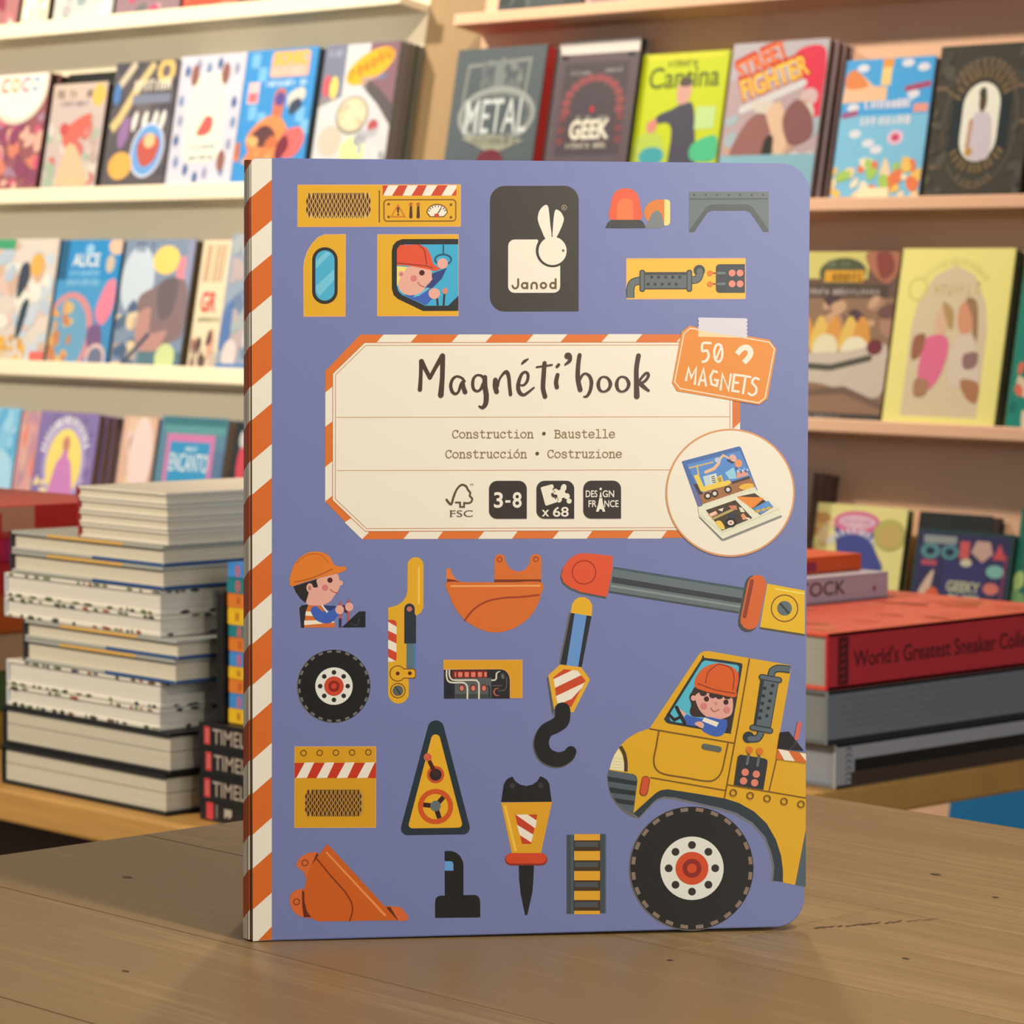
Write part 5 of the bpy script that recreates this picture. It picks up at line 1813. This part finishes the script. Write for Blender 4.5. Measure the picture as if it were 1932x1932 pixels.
a.rect(62, 6, 100, 150, (92, 84, 86))
a.poly([(62, 6), (100, 6), (100, 70), (78, 52), (60, 40)], (134, 98, 108))
a.poly([(30, 6), (62, 6), (56, 50), (80, 70), (100, 92), (100, 154), (0, 154), (0, 70), (30, 60)], (206, 202, 202))
a.scribble(6, 22, 18, 8, (160, 160, 176), 0, 1)
a.ell(8, 48, 6, 12, (200, 90, 100), n=14)
a.ell(18, 50, 6, 12, (226, 200, 110), n=14)
a.ell(64, 30, 33, 15, (240, 172, 44), rot=-24, n=28)
a.scribble(40, 88, 43, 13, (190, 116, 36), -24, 9)
a.scribble(52, 88, 47, 6, (110, 134, 176), -6, 4)
a.ell(48, 80, 22, 20, (150, 140, 120), n=24)
a.ell(48, 79, 19, 17, (224, 204, 170), n=24)
a.bits(34, 68, 62, 90, [(206, 176, 150), (190, 190, 140)], 8, 4, 4)
a.ell(22, 106, 16, 16, (200, 186, 166), n=20)
a.ell(54, 118, 17, 16, (226, 232, 150), n=20)
a.ell(78, 92, 7, 7, (176, 84, 84), n=14)
a.bits(62, 96, 98, 128, [(180, 178, 184), (214, 210, 206), (160, 160, 164)], 10, 8, 4)
facing_book('cookbook', 'grey book with a tilted yellow oval title beside the post, cream bookcase second row', -4.3125, 0.1967, L2z, 0.4086, -0.055, 0.0135, (140, 132, 134), a, 4, (128, 116, 100), KL, 'books in the cream bookcase second row',
            ['first copy behind the yellow oval book', 'black copy second behind the yellow oval book', 'green-grey copy last behind the yellow oval book'], copy_covers=[(120, 110, 104), (40, 46, 40), (96, 110, 92)])

# --- cream bookcase, third row
a = J(KL)
a.bits(0, 0, 100, 128, [(226, 206, 190), (200, 206, 214), (236, 226, 210), (214, 176, 150), (186, 196, 206), (226, 190, 176)], 70, 12, 12)
a.blob([(52, 28), (62, 24), (66, 40), (54, 60), (50, 50)], (64, 72, 84), 4)
a.blob([(60, 66), (70, 62), (64, 92), (56, 98)], (52, 70, 84), 4)
a.ell(74, 26, 9, 12, (236, 174, 84), n=16)
a.bits(20, 100, 76, 126, [(232, 180, 84), (222, 160, 70)], 20, 6, 3)
a.scribble(30, 84, 122, 10, (240, 226, 206), 0, 6)
a.rect(80, 112, 100, 130, (226, 110, 96))
a.rect(0, 0, 40, 10, (70, 160, 110))
facing_book('cookbook', 'pale collage book with a yellow head and dark figure, cream bookcase third row', -5.2852, 0.2403, L3z, 0.0701, -0.045, 0.022, (222, 206, 192), a, 2, (66, 58, 44), KL, 'books in the cream bookcase third row', ['copy hidden behind the pale collage book'])
a = J(KL)
a.rect(0, 0, 100, 60, (48, 140, 196))
a.rect(0, 40, 100, 70, (76, 150, 196))
a.rect(0, 0, 14, 40, (40, 96, 130))
a.text('ALICE', 22, 26, 12, (236, 232, 226), width=44, bold=.02)
a.ell(48, 10, 7, 6, (150, 196, 220), n=12)
a.scribble(20, 70, 36, 6, (150, 200, 226), 0, 3)
a.scribble(14, 70, 45, 7, (140, 190, 216), 0, 4)
a.ell(92, 6, 14, 9, (236, 190, 160), n=14)
a.ell(84, 24, 7, 9, (206, 186, 160), n=14)
a.blob([(82, 44), (96, 40), (98, 66), (84, 84), (70, 72)], (230, 130, 150), 5)
a.ell(30, 92, 40, 40, (214, 140, 140), n=26)
a.ell(28, 94, 33, 36, (110, 160, 190), n=26)
a.bits(4, 62, 34, 126, [(226, 160, 84), (214, 180, 120), (200, 130, 84)], 20, 8, 6)
a.blob([(62, 88), (80, 84), (86, 104), (66, 106)], (120, 90, 130), 4)
a.ell(80, 116, 16, 14, (226, 186, 176), n=18)
a.ell(80, 117, 12, 11, (112, 116, 140), n=18)
facing_book('cookbook', 'sky blue book with white lettering and an oval picture, cream bookcase third row', -5.0286, 0.1945, L3z, 0.0662, -0.05, 0.026, (70, 140, 190), a, 1, (60, 60, 50), KL, 'books in the cream bookcase third row')
a = J(KL)
a.rect(0, 0, 100, 130, (130, 144, 166))
a.ell(24, 40, 24, 34, (200, 208, 216), n=24)
a.scribble(18, 46, 12, 10, (84, 96, 130), 0, 5)
a.ell(62, 20, 19, 14, (242, 206, 110), n=22)
a.ell(86, 30, 8, 14, (226, 140, 150), n=16)
a.rect(90, 0, 100, 60, (150, 150, 176))
a.blob([(30, 56), (50, 46), (70, 38), (96, 44), (98, 90), (80, 100), (60, 108), (40, 100), (28, 80)], (136, 112, 112), 6)
a.blob([(30, 76), (48, 66), (52, 90), (76, 88), (60, 110), (36, 106)], (190, 140, 130), 5)
a.blob([(56, 44), (82, 38), (80, 70), (62, 76)], (110, 96, 100), 5)
a.bits(4, 60, 30, 128, [(80, 100, 130), (226, 200, 160), (90, 110, 130), (196, 170, 150)], 22, 9, 8)
a.rect(40, 108, 100, 130, (92, 120, 130))
a.ell(78, 114, 14, 14, (206, 216, 150), n=18)
a.line([(10, 128), (50, 92)], 5, (70, 80, 100))
facing_book('cookbook', 'grey-blue book with a yellow lamp and brown figure, cream bookcase third row', -4.8239, 0.2107, L3z, 0.0655, -0.05, 0.0235, (128, 140, 160), a, 2, (92, 74, 44), KL, 'books in the cream bookcase third row', ['copy hidden behind the grey-blue book'])
a = J(KL)
for x in (20, 32, 52, 66, 80):
    a.line([(x, 4), (x - 4, 40)], 7, (186, 140, 104), caps=False)
a.text('GR', 18, 68, 18, (206, 60, 56), width=54, bold=.03)
a.scribble(14, 90, 78, 5, (130, 140, 100), 0, 4)
a.bits(10, 90, 90, 128, [(110, 84, 80), (226, 160, 130), (90, 70, 66), (200, 180, 160)], 16, 12, 8)
facing_book('cookbook', 'cream book with red initials partly behind the wrapped book, cream bookcase third row', -4.5894, 0.083, L3z, 0.0629, -0.05, 0.02, (236, 214, 178), a, 1, (150, 120, 80), KL, 'books in the cream bookcase third row')
a = J(KL)
a.bits(0, 0, 100, 128, [(140, 150, 170), (170, 176, 176), (190, 170, 166), (110, 130, 160), (206, 206, 206)], 40, 13, 22)
a.blob([(4, 70), (20, 62), (18, 100), (2, 104)], (90, 120, 170), 4)
a.ell(24, 110, 14, 14, (226, 206, 200), n=18)
a.rect(0, 118, 100, 130, (90, 130, 180))
facing_book('cookbook', 'blue book in shiny clear wrap against the large blue book, cream bookcase third row', -4.4982, 0.1491, L3z, 0.0722, -0.058, 0.02, (150, 160, 176), a, 1, (120, 120, 120), KL, 'books in the cream bookcase third row')

# --- cream bookcase, fourth row
a = J(KL)
a.bits(0, 0, 100, 50, [(120, 190, 224), (160, 210, 232), (100, 176, 214)], 14, 14, 2)
a.blob([(30, 50), (80, 44), (98, 70), (92, 126), (20, 128)], (176, 216, 234), 5)
facing_book('cookbook', 'light blue book at the left end of the cream bookcase fourth row', -5.2379, 0.145, L4z, -0.2622, -0.045, 0.014, (136, 196, 226), a, 1, (150, 130, 110), KL, 'books in the cream bookcase fourth row')
a = J(KL)
a.bits(0, 0, 100, 128, [(206, 150, 146), (226, 176, 160), (236, 140, 120), (190, 140, 160)], 20, 18, 3)
facing_book('cookbook', 'narrow pink book left of the purple one, cream bookcase fourth row', -5.0967, 0.0631, L4z, -0.2664, -0.04, 0.014, (222, 160, 156), a, 1, (150, 130, 110), KL, 'books in the cream bookcase fourth row')
a = J(KL)
a.use(0, -7, 1, 0.82)
a.bits(0, 10, 100, 160, [(150, 128, 176), (126, 106, 158), (206, 180, 200)], 24, 9, 3)
a.ell(50, 70, 36, 48, (176, 160, 206), n=28)
a.ell(50, 70, 30, 42, (244, 216, 116), n=28)
a.arc_words(50, 68, 34, 46, 195, 345, 9, (232, 222, 226), 3)
a.blob([(48, 40), (56, 44), (56, 62), (64, 74), (74, 150), (24, 150), (36, 76), (46, 60)], (206, 130, 186), 5)
a.ell(51, 46, 6, 9, (200, 130, 110), n=14)
a.bits(4, 90, 26, 128, [(180, 150, 200), (240, 214, 160)], 8, 7, 9)
facing_book('cookbook', 'purple book with a yellow oval and pink figure, cream bookcase fourth row', -5.0069, 0.1872, L4z, -0.2655, -0.058, 0.018, (136, 116, 168), a, 3, (126, 92, 78), KL, 'books in the cream bookcase fourth row', ['middle copy behind the purple book', 'last copy behind the purple book'])
a = J(KL)
a.bits(0, 0, 100, 128, [(226, 190, 160), (232, 200, 186), (190, 150, 140), (236, 206, 130)], 16, 16, 3)
a.ell(62, 40, 34, 40, (236, 206, 198), n=22)
a.ell(42, 96, 30, 32, (232, 192, 180), n=22)
facing_book('cookbook', 'pinkish beige book between the purple and the teal books, cream bookcase fourth row', -4.76, 0.1029, L4z, -0.2645, -0.045, 0.016, (220, 176, 150), a, 1, (110, 120, 130), KL, 'books in the cream bookcase fourth row')
a = J(KL)
a.rect(4, 1, 98, 8, (60, 116, 124))
a.rect(6, 8, 98, 16, (92, 150, 150))
a.rect(12, 16, 84, 130, (206, 120, 166))
a.rect(18, 23, 78, 130, (54, 146, 190))
a.text('ENCANTO', 20, 50, 16, (240, 238, 226), width=58, bold=.0)
a.scribble(40, 58, 31, 4, (226, 230, 230), 0, 4)
a.poly([(18, 74), (40, 66), (48, 76), (60, 62), (78, 74), (78, 130), (18, 130)], (130, 190, 214))
a.bits(20, 70, 78, 128, [(226, 200, 160), (214, 120, 150), (60, 130, 180)], 14, 8, 3)
a.rect(84, 30, 100, 130, (92, 116, 146))
facing_book('cookbook', 'teal book with white lettering in a pink frame, cream bookcase fourth row', -4.6369, 0.1934, L4z, -0.2605, -0.052, 0.024, (92, 130, 150), a, 2, (146, 122, 100), KL, 'books in the cream bookcase fourth row', ['copy hidden behind the teal book'])
a = J(KL)
a.bits(0, 0, 60, 128, [(40, 48, 56), (30, 40, 50), (70, 100, 140)], 16, 12, 3)
a.ell(20, 40, 11, 20, (206, 70, 84), n=16)
a.ell(16, 16, 7, 8, (200, 196, 190), n=12)
facing_book('cookbook', 'black book with a red figure at the right end of the cream bookcase fourth row', -4.4266, 0.1344, L4z, -0.2631, -0.045, 0.018, (34, 44, 50), a, 1, (60, 54, 48), KL, 'books in the cream bookcase fourth row')

# --- rose bookcase, top row
for i, (x0, w, c, lb) in enumerate(((-3.8882, 0.1988, (66, 72, 70), 'dark grey book at the left end of the rose bookcase top row'), (-3.6808, 0.2087, (190, 150, 140), 'dusty pink book in the rose bookcase top row'), (-3.4605, 0.19, (120, 96, 90), 'brown book in the rose bookcase top row'))):
    a = J(KR)
    a.bits(4, 80, 96, 128, [tuple(int(v * 1.25) for v in c), tuple(int(v * .8) for v in c)], 10, 12, i)
    facing_book('cookbook', lb, x0, w, R1z, R1z + 0.26, -0.05, 0.02, c, a, 1, (90, 80, 70), KR, 'books in the rose bookcase top row')

# --- rose bookcase, second row
a = J(KR)
SV = (150, 148, 138)
a.line([(15, 14), (84, 11), (82, 38)], 3, (132, 130, 118))
a.line([(15, 14), (13, 44)], 3, (132, 130, 118))
a.bits(20, 15, 80, 38, [(104, 106, 102), (124, 124, 116), (84, 88, 88)], 20, 8, 3)
a.blob([(46, 14), (52, 12), (58, 24), (54, 36), (46, 36)], (120, 122, 116), 4)
a.ring(53, 55, 41, 5, SV, 21)
a.ring(53, 55, 36, 1.6, (120, 120, 112), 17)
a.text('METAL', 18, 69, 27, (200, 198, 186), width=70, bold=.005)
a.poly([(16, 72), (52, 70), (88, 76), (54, 86)], (150, 146, 120))
a.scribble(30, 80, 79, 7, (96, 94, 84), 0, 3)
a.ell(52, 92, 15, 10, (110, 36, 50), n=18)
a.line([(16, 96), (22, 130)], 3, (124, 124, 116))
a.line([(84, 96), (82, 130)], 3, (124, 124, 116))
facing_book('cookbook', 'charcoal book with silver block lettering next to the post, rose bookcase second row', -3.9629, 0.2134, R2z, 0.3818, -0.056, 0.027, (82, 88, 88), a, 2, (176, 30, 16), KR, 'books in the rose bookcase second row', ['red edged copy hidden behind the charcoal book'])
facing_book('cookbook', 'tall white book showing above the dark lettered book, rose bookcase second row', -3.7508, 0.1838, R2z, 0.3916, -0.0265, 0.02, (214, 198, 180), None, 1, (70, 60, 50), KR, 'books in the rose bookcase second row')
a = J(KR)
a.use(0, 1, 1, 0.7)
a.rect(2, 2, 96, 128, (92, 76, 80))
a.rect(9, 9, 90, 122, (74, 62, 66))
a.scribble(18, 42, 24, 5, (150, 140, 130), 0, 3)
a.scribble(58, 80, 22, 5, (150, 140, 130), 0, 4)
for t_ in range(170, 380, 18):
    a.ell(50 + 34 * math.cos(R(t_)), 62 + 34 * math.sin(R(t_)), 6, 5, (142, 70, 70) if t_ % 36 else (110, 70, 66), n=10)
for y in (76, 90, 104):
    a.ell(14, y, 5, 5, (120, 62, 62), n=10)
    a.ell(86, y, 5, 5, (120, 62, 62), n=10)
a.ell(50, 66, 3, 4, (190, 40, 44), n=10)
a.scribble(32, 70, 80, 7, (150, 140, 126), 0, 7)
a.text('GEEK', 25, 101, 21, (222, 208, 180), width=50, bold=.04)
a.scribble(24, 74, 113, 7, (190, 176, 150), 0, 6)
for x in (8, 90):
    a.ell(x, 1.5, 5, 3, (30, 26, 26), n=10)
facing_book('cookbook', 'dark brown book with cream block lettering in a red arch, rose bookcase second row', -3.7174, 0.1812, R2z, 0.3607, -0.055, 0.026, (96, 78, 80), a, 1, (40, 34, 26), KR, 'books in the rose bookcase second row')
a = J(KR)
a.use(0, -1, 1, 0.72)
a.rect(4, 3, 96, 10, (206, 200, 40))
a.scribble(32, 70, 18, 8, (84, 96, 24), 0, 6)
a.text('Cantina', 10, 42, 24, (70, 84, 24), width=82, bold=.01)
a.blob([(46, 38), (54, 32), (61, 40), (60, 56), (54, 64), (46, 58)], (206, 150, 130), 5)
a.ell(54, 36, 8, 6, (84, 66, 60), n=14)
a.blob([(40, 68), (54, 62), (68, 72), (78, 182), (44, 182), (44, 92), (24, 84), (26, 74)], (68, 64, 76), 5)
a.blob([(14, 84), (24, 78), (26, 90), (18, 98)], (206, 130, 110), 4)
a.rect(70, 66, 92, 92, (184, 206, 130))
a.blob([(6, 100), (30, 96), (40, 128), (4, 128)], (176, 190, 70), 4)
a.ell(24, 122, 15, 11, (60, 150, 150), n=16)
a.blob([(70, 110), (96, 100), (98, 128), (72, 128)], (70, 176, 120), 4)
facing_book('cookbook', 'lime green book with dark lettering and a man in dark shirt, rose bookcase second row', -3.5359, 0.1847, R2z, 0.3553, -0.045, 0.022, (190, 196, 24), a, 1, (206, 190, 100), KR, 'books in the rose bookcase second row')
a = J(KR)
a.use(0, -2, 1, 0.8)
a.rect(0, 3, 100, 40, (180, 168, 164))
a.blob([(66, 16), (96, 12), (99, 60), (96, 90), (74, 76), (80, 50)], (214, 40, 66), 5)
a.ell(86, 60, 9, 9, (206, 170, 160), n=14)
for i, (x, y, w_, h_, ro) in enumerate(((12, 40, 52, 17, -25), (18, 60, 70, 19, -20))):
    a.text(('STREET', 'FIGHTER')[i], x - 1, y + 1, h_ + 4, (186, 26, 20), width=w_ + 3, rot=ro, bold=.05)
    a.text(('STREET', 'FIGHTER')[i], x, y, h_ + 1, (240, 190, 60) if i else (228, 110, 40), width=w_, rot=ro, bold=.02)
a.line([(18, 70), (78, 46)], 8, (206, 196, 186))
a.bits(8, 66, 96, 128, [(190, 150, 120), (160, 170, 170), (206, 190, 170)], 24, 12, 5)
a.blob([(10, 116), (22, 86), (36, 74), (50, 84), (46, 120), (26, 124)], (146, 92, 84), 5)
a.blob([(44, 74), (56, 64), (66, 84), (68, 112), (58, 116), (52, 96)], (216, 176, 140), 5)
a.blob([(62, 78), (74, 62), (90, 76), (94, 98), (76, 108), (66, 98)], (130, 78, 74), 5)
a.blob([(46, 100), (54, 98), (54, 118), (44, 120)], (40, 34, 30), 4)
a.rect(0, 116, 100, 164, (130, 170, 176))
facing_book('cookbook', 'grey book with slanted red and yellow lettering, rose bookcase second row', -3.3339, 0.194, R2z, 0.3601, -0.056, 0.018, (178, 150, 146), a, 3, (120, 88, 62), KR, 'books in the rose bookcase second row', ['middle copy behind the slanted lettering book', 'last copy behind the slanted lettering book'])
a = J(KR)
a.use(0, -1, 1, 0.74)
a.rect(0, 2, 100, 100, (70, 158, 206))
a.rect(0, 70, 100, 176, (126, 186, 206))
a.rect(42, 2, 54, 12, (236, 150, 60))
a.rect(42, 12, 53, 34, (240, 200, 120))
a.poly([(2, 28), (20, 20), (34, 34), (50, 36), (50, 52), (0, 54)], (236, 186, 140))
a.blob([(2, 20), (12, 14), (28, 34), (4, 36)], (226, 130, 70), 4)
for x, y in ((20, 12), (70, 8), (88, 14), (80, 46), (14, 60), (20, 92), (36, 104), (46, 112)):
    a.ell(x, y, 7, 5, (222, 216, 214), n=14)
a.line([(70, 40), (98, 34)], 7, (170, 70, 100), caps=False)
a.line([(2, 70), (20, 66)], 7, (160, 80, 120), caps=False)
a.rect(82, 58, 98, 68, (232, 150, 130))
a.scribble(28, 78, 62, 11, (236, 220, 222), 0, 12)
a.scribble(26, 80, 82, 11, (236, 220, 222), 0, 14)
a.ell(66, 98, 9, 9, (232, 190, 200), n=16)
a.ell(66, 98, 5, 5, (206, 70, 100), n=14)
a.use(0, 0, 1)
a.bits(0, 92, 100, 128, [(236, 206, 160), (240, 190, 90), (166, 196, 90), (230, 120, 70), (240, 220, 180)], 40, 8, 5)
a.rect(34, 116, 66, 130, (240, 222, 176))
a.rect(10, 124, 30, 130, (222, 90, 56))
facing_book('cookbook', 'sky blue book with busy cartoon platforms, rose bookcase second row', -3.1108, 0.1688, R2z, 0.3261, -0.045, 0.02, (80, 160, 206), a, 1, (120, 90, 66), KR, 'books in the rose bookcase second row')
a = J(KR)
GD = (112, 92, 68)
a.ring(50, 66, 38, 2.5, (90, 78, 60), 54)
a.rect(20, 42, 34, 92, (34, 44, 46))
a.rect(66, 42, 80, 92, (34, 44, 46))
a.rect(31, 32, 69, 98, (236, 226, 200), 19)
a.blob([(42, 62), (52, 56), (62, 64), (64, 92), (54, 97), (42, 94)], (206, 190, 190), 5)
a.ell(51, 48, 4, 9, (90, 64, 50), n=14)
a.ell(50, 41, 4, 5, (60, 66, 50), n=12)
a.line([(41, 64), (40, 86)], 4, (190, 140, 110))
a.ell(42, 90, 4, 4, (196, 140, 70), n=10)
a.arc_words(50, 56, 34, 36, 205, 335, 9, GD, 4)
a.arc_words(50, 54, 24, 26, 200, 340, 8, (120, 96, 62), 6)
a.arc_words(50, 74, 24, 26, 30, 150, 8, (122, 98, 62), 8)
a.arc_words(50, 90, 22, 24, 50, 130, 7, GD, 9)
for x, y in ((6, 36), (94, 36), (6, 66), (94, 66), (10, 102), (92, 102)):
    a.line([(x - 5, y), (x + 5, y)], 4, (118, 92, 70))
a.bits(0, 0, 16, 128, [(84, 78, 64), (70, 66, 56)], 14, 7, 2)
a.bits(84, 0, 100, 128, [(84, 78, 64), (70, 66, 56)], 14, 7, 3)
facing_book('cookbook', 'black book with gold ornament and a white oval portrait, rose bookcase second row', -2.9248, 0.1726, R2z, 0.3354, -0.056, 0.026, (64, 60, 50), a, 1, (46, 30, 26), KR, 'books in the rose bookcase second row')
facing_book('cookbook', 'dark maroon book at the frame edge, rose bookcase second row', -2.735, 0.17, R2z, 0.33, -0.05, 0.02, (70, 26, 26), None, 1, (70, 40, 36), KR, 'books in the rose bookcase second row')

# --- rose bookcase, third row
a = J(KR)
a.use(0, -3, 1, 0.8)
a.rect(0, 4, 70, 30, (214, 196, 110))
a.blob([(66, 5), (99, 5), (99, 24), (90, 34), (74, 24)], (176, 110, 80), 4)
a.blob([(76, 7), (90, 6), (96, 22), (84, 30)], (140, 66, 56), 4)
a.ell(44, 24, 24, 14, (84, 86, 60), n=22)
a.rect(26, 22, 66, 33, (226, 160, 44))
a.scribble(30, 62, 32, 9, (120, 84, 20), 0, 4)
a.scribble(28, 62, 19, 7, (120, 124, 96), 0, 5)
a.rect(0, 36, 92, 48, (84, 66, 54))
a.scribble(8, 84, 45, 6, (190, 170, 156), 0, 6)
a.rect(0, 48, 100, 165, (150, 112, 84))
a.bits(2, 50, 98, 76, [(116, 78, 70), (206, 160, 120), (84, 60, 66), (176, 130, 100)], 22, 9, 5)
for i, x in enumerate((10, 26, 40, 56, 68)):
    a.blob([(x, 66), (x + 9, 72), (x + 12, 92), (x + 2, 104), (x - 7, 92)], ((222, 150, 70), (230, 186, 90))[i % 2], 4)
a.ell(36, 96, 13, 14, (232, 214, 170), n=18)
a.ell(66, 98, 14, 14, (236, 220, 180), n=18)
a.blob([(2, 104), (60, 98), (98, 92), (96, 140), (40, 130), (4, 124)], (206, 184, 160), 5)
a.line([(2, 112), (44, 114), (82, 104)], 6, (84, 80, 66))
a.line([(2, 140), (60, 134), (98, 148)], 6, (120, 92, 74))
a.use(0, 0, 1)
a.rect(0, 122, 100, 130, (74, 66, 60))
a.scribble(10, 58, 128, 5, (150, 136, 124), 0, 6)
a.ell(86, 72, 8, 6, (120, 50, 56), n=14)
facing_book('cookbook', 'brown book of flaming grilled food with a yellow corner, rose bookcase third row', -3.1445, 0.1884, R3z, 0.0384, -0.05, 0.024, (110, 82, 66), a, 1, (104, 100, 54), KR, 'books in the rose bookcase third row')
a = J(KR)
a.rect(1, 1, 99, 129, (244, 226, 130), 2)
a.poly([(16, 122), (16, 56), (20, 36), (32, 20), (50, 12), (68, 20), (80, 40), (84, 60), (84, 122)], (220, 196, 154))
a.ring(18, 30, 8, 2, (222, 204, 110))
a.scribble(28, 72, 34, 10, (214, 188, 130), 0, 4)
a.arc_words(50, 46, 34, 34, 220, 320, 5, (228, 210, 120), 3)
a.use(0, -9, 1)
a.blob([(38, 56), (46, 50), (51, 60), (46, 72), (38, 70)], (226, 180, 140), 4)
a.blob([(42, 48), (52, 54), (53, 68), (47, 62)], (186, 146, 90), 4)
a.blob([(58, 50), (68, 48), (72, 62), (66, 72), (58, 66)], (220, 150, 110), 4)
a.blob([(62, 46), (72, 48), (76, 74), (72, 80), (70, 60)], (160, 120, 84), 4)
a.blob([(32, 74), (46, 72), (52, 80), (48, 100), (38, 112), (28, 104), (28, 86)], (230, 110, 136), 5)
a.blob([(58, 74), (72, 72), (80, 90), (80, 108), (58, 108), (54, 90)], (224, 198, 170), 5)
a.blob([(20, 74), (30, 72), (28, 86), (20, 90)], (160, 100, 70), 4)
a.blob([(66, 86), (78, 84), (78, 94), (68, 96)], (150, 110, 100), 4)
a.blob([(26, 104), (38, 106), (36, 116), (26, 116)], (176, 126, 90), 4)
a.blob([(66, 104), (82, 106), (82, 120), (72, 116)], (180, 120, 80), 4)
facing_book('cookbook', 'pale yellow book with two women one in pink, rose bookcase third row', -2.9479, 0.2018, R3z, 0.041, -0.055, 0.027, (242, 222, 124), a, 2, (98, 92, 62), KR, 'books in the rose bookcase third row', ['copy hidden behind the pale yellow book'])
a = J(KR)
a.bits(4, 60, 60, 128, [(222, 110, 80), (226, 200, 160), (30, 110, 96)], 10, 8, 6)
facing_book('cookbook', 'teal book at the frame edge, rose bookcase third row', -2.7307, 0.1531, R3z, 0.0405, -0.05, 0.02, (30, 130, 108), a, 1, (90, 80, 60), KR, 'books in the rose bookcase third row')

# --- rose bookcase, fourth row
facing_book('cookbook', 'dark brown book half hidden by the blue activity book, rose bookcase fourth row', -3.2004, 0.141, R4z, -0.289, -0.058, 0.019, (96, 72, 60), None, 3, (104, 80, 66), KR, 'books in the rose bookcase fourth row', ['middle copy behind the dark brown book', 'last copy behind the dark brown book'])
a = J(KR)
a.use(0, 0, 1, 0.66)
a.bits(2, 20, 26, 90, [(226, 180, 110), (236, 200, 140), (206, 150, 84)], 14, 9, 4)
a.poly([(24, 30), (72, 30), (66, 50), (80, 80), (84, 116), (16, 116), (30, 70)], (72, 76, 136))
a.ell(48, 24, 25, 16, (222, 110, 140), n=24)
a.ell(48, 23, 20, 9, (232, 186, 190), n=22)
a.scribble(34, 62, 27, 8, (206, 120, 150), 0, 3)
a.arc_words(46, 70, 26, 30, 210, 330, 8, (214, 206, 210), 5)
a.ell(84, 38, 17, 22, (190, 176, 90), n=20)
a.ell(84, 40, 12, 16, (206, 170, 96), n=18)
facing_book('cookbook', 'yellow book with a pink oval over a purple shape, rose bookcase fourth row', -3.065, 0.1746, R4z, -0.3328, -0.04, 0.016, (236, 216, 134), a, 1, (60, 60, 44), KR, 'books in the rose bookcase fourth row')
facing_book('cookbook', 'black topped book standing behind the navy one, rose bookcase fourth row', -2.877, 0.13, R4z, -0.334, -0.030, 0.026, (40, 40, 38), None, 1, (110, 100, 90), KR, 'books in the rose bookcase fourth row')
a = J(KR)
a.use(0, 1, 1, 0.67)
a.rect(3, 4, 96, 190, (56, 50, 84))
a.rect(8, 8, 42, 20, (150, 150, 140))
a.ell(16, 32, 10, 12, (90, 140, 136), n=18)
a.ell(16, 32, 5, 6, (40, 50, 70), n=14)
a.ell(36, 32, 9, 11, (90, 140, 136), n=18)
a.ell(36, 32, 5, 6, (40, 50, 70), n=14)
a.rect(46, 14, 56, 40, (210, 90, 84))
a.poly([(62, 12), (76, 12), (80, 30), (70, 44), (58, 30)], (206, 160, 140))
a.poly([(86, 14), (94, 38), (80, 38)], (206, 80, 80))
a.rect(8, 46, 24, 54, (190, 80, 90))
a.blob([(8, 100), (14, 76), (22, 60), (20, 90), (14, 118)], (220, 180, 150), 4)
a.blob([(16, 96), (24, 86), (30, 100), (20, 120)], (224, 96, 60), 4)
a.ell(84, 56, 9, 10, (130, 180, 160), n=16)
a.ell(82, 82, 8, 9, (220, 120, 100), n=16)
a.blob([(74, 128), (80, 100), (88, 128)], (130, 186, 170), 4)
a.rect(32, 44, 74, 190, (62, 56, 100))
a.text('GEEKY', 37, 90, 15, (196, 190, 140), width=34, bold=.03)
a.text('CHEF', 37, 114, 18, (204, 200, 150), width=34, bold=.04)
a.ell(54, 46, 6, 6, (214, 196, 160), n=12)
a.line([(94, 30), (92, 128)], 2, (150, 60, 90))
facing_book('cookbook', 'navy book of icons with two lines of cream block lettering, rose bookcase fourth row', -2.8555, 0.172, R4z, -0.3598, -0.056, 0.022, (40, 66, 62), a, 1, (40, 44, 40), KR, 'books in the rose bookcase fourth row')
a = J(KR)
a.bits(0, 20, 60, 128, [(176, 196, 110), (120, 160, 100), (200, 206, 140)], 12, 14, 6)
facing_book('cookbook', 'green book at the frame edge, rose bookcase fourth row', -2.6828, 0.1508, R4z, -0.3221, -0.05, 0.02, (34, 110, 84), a, 1, (40, 60, 44), KR, 'books in the rose bookcase fourth row')

# --- rose bookcase, bottom row seen under the display table
a = J(KR)
a.ell(80, 40, 7, 8, (206, 196, 206), n=14)
a.line([(56, 3), (64, 22), (66, 44)], 9, (110, 180, 214))
a.ell(92, 60, 8, 8, (206, 200, 206), n=14)
facing_book('cookbook', 'bright blue book with a pale streak seen beneath the display table, rose bookcase bottom row', -2.742, 0.26, R0z, -0.700, -0.05, 0.02, (20, 112, 156), a, 1, (140, 120, 100), KR, 'books in the rose bookcase bottom row')
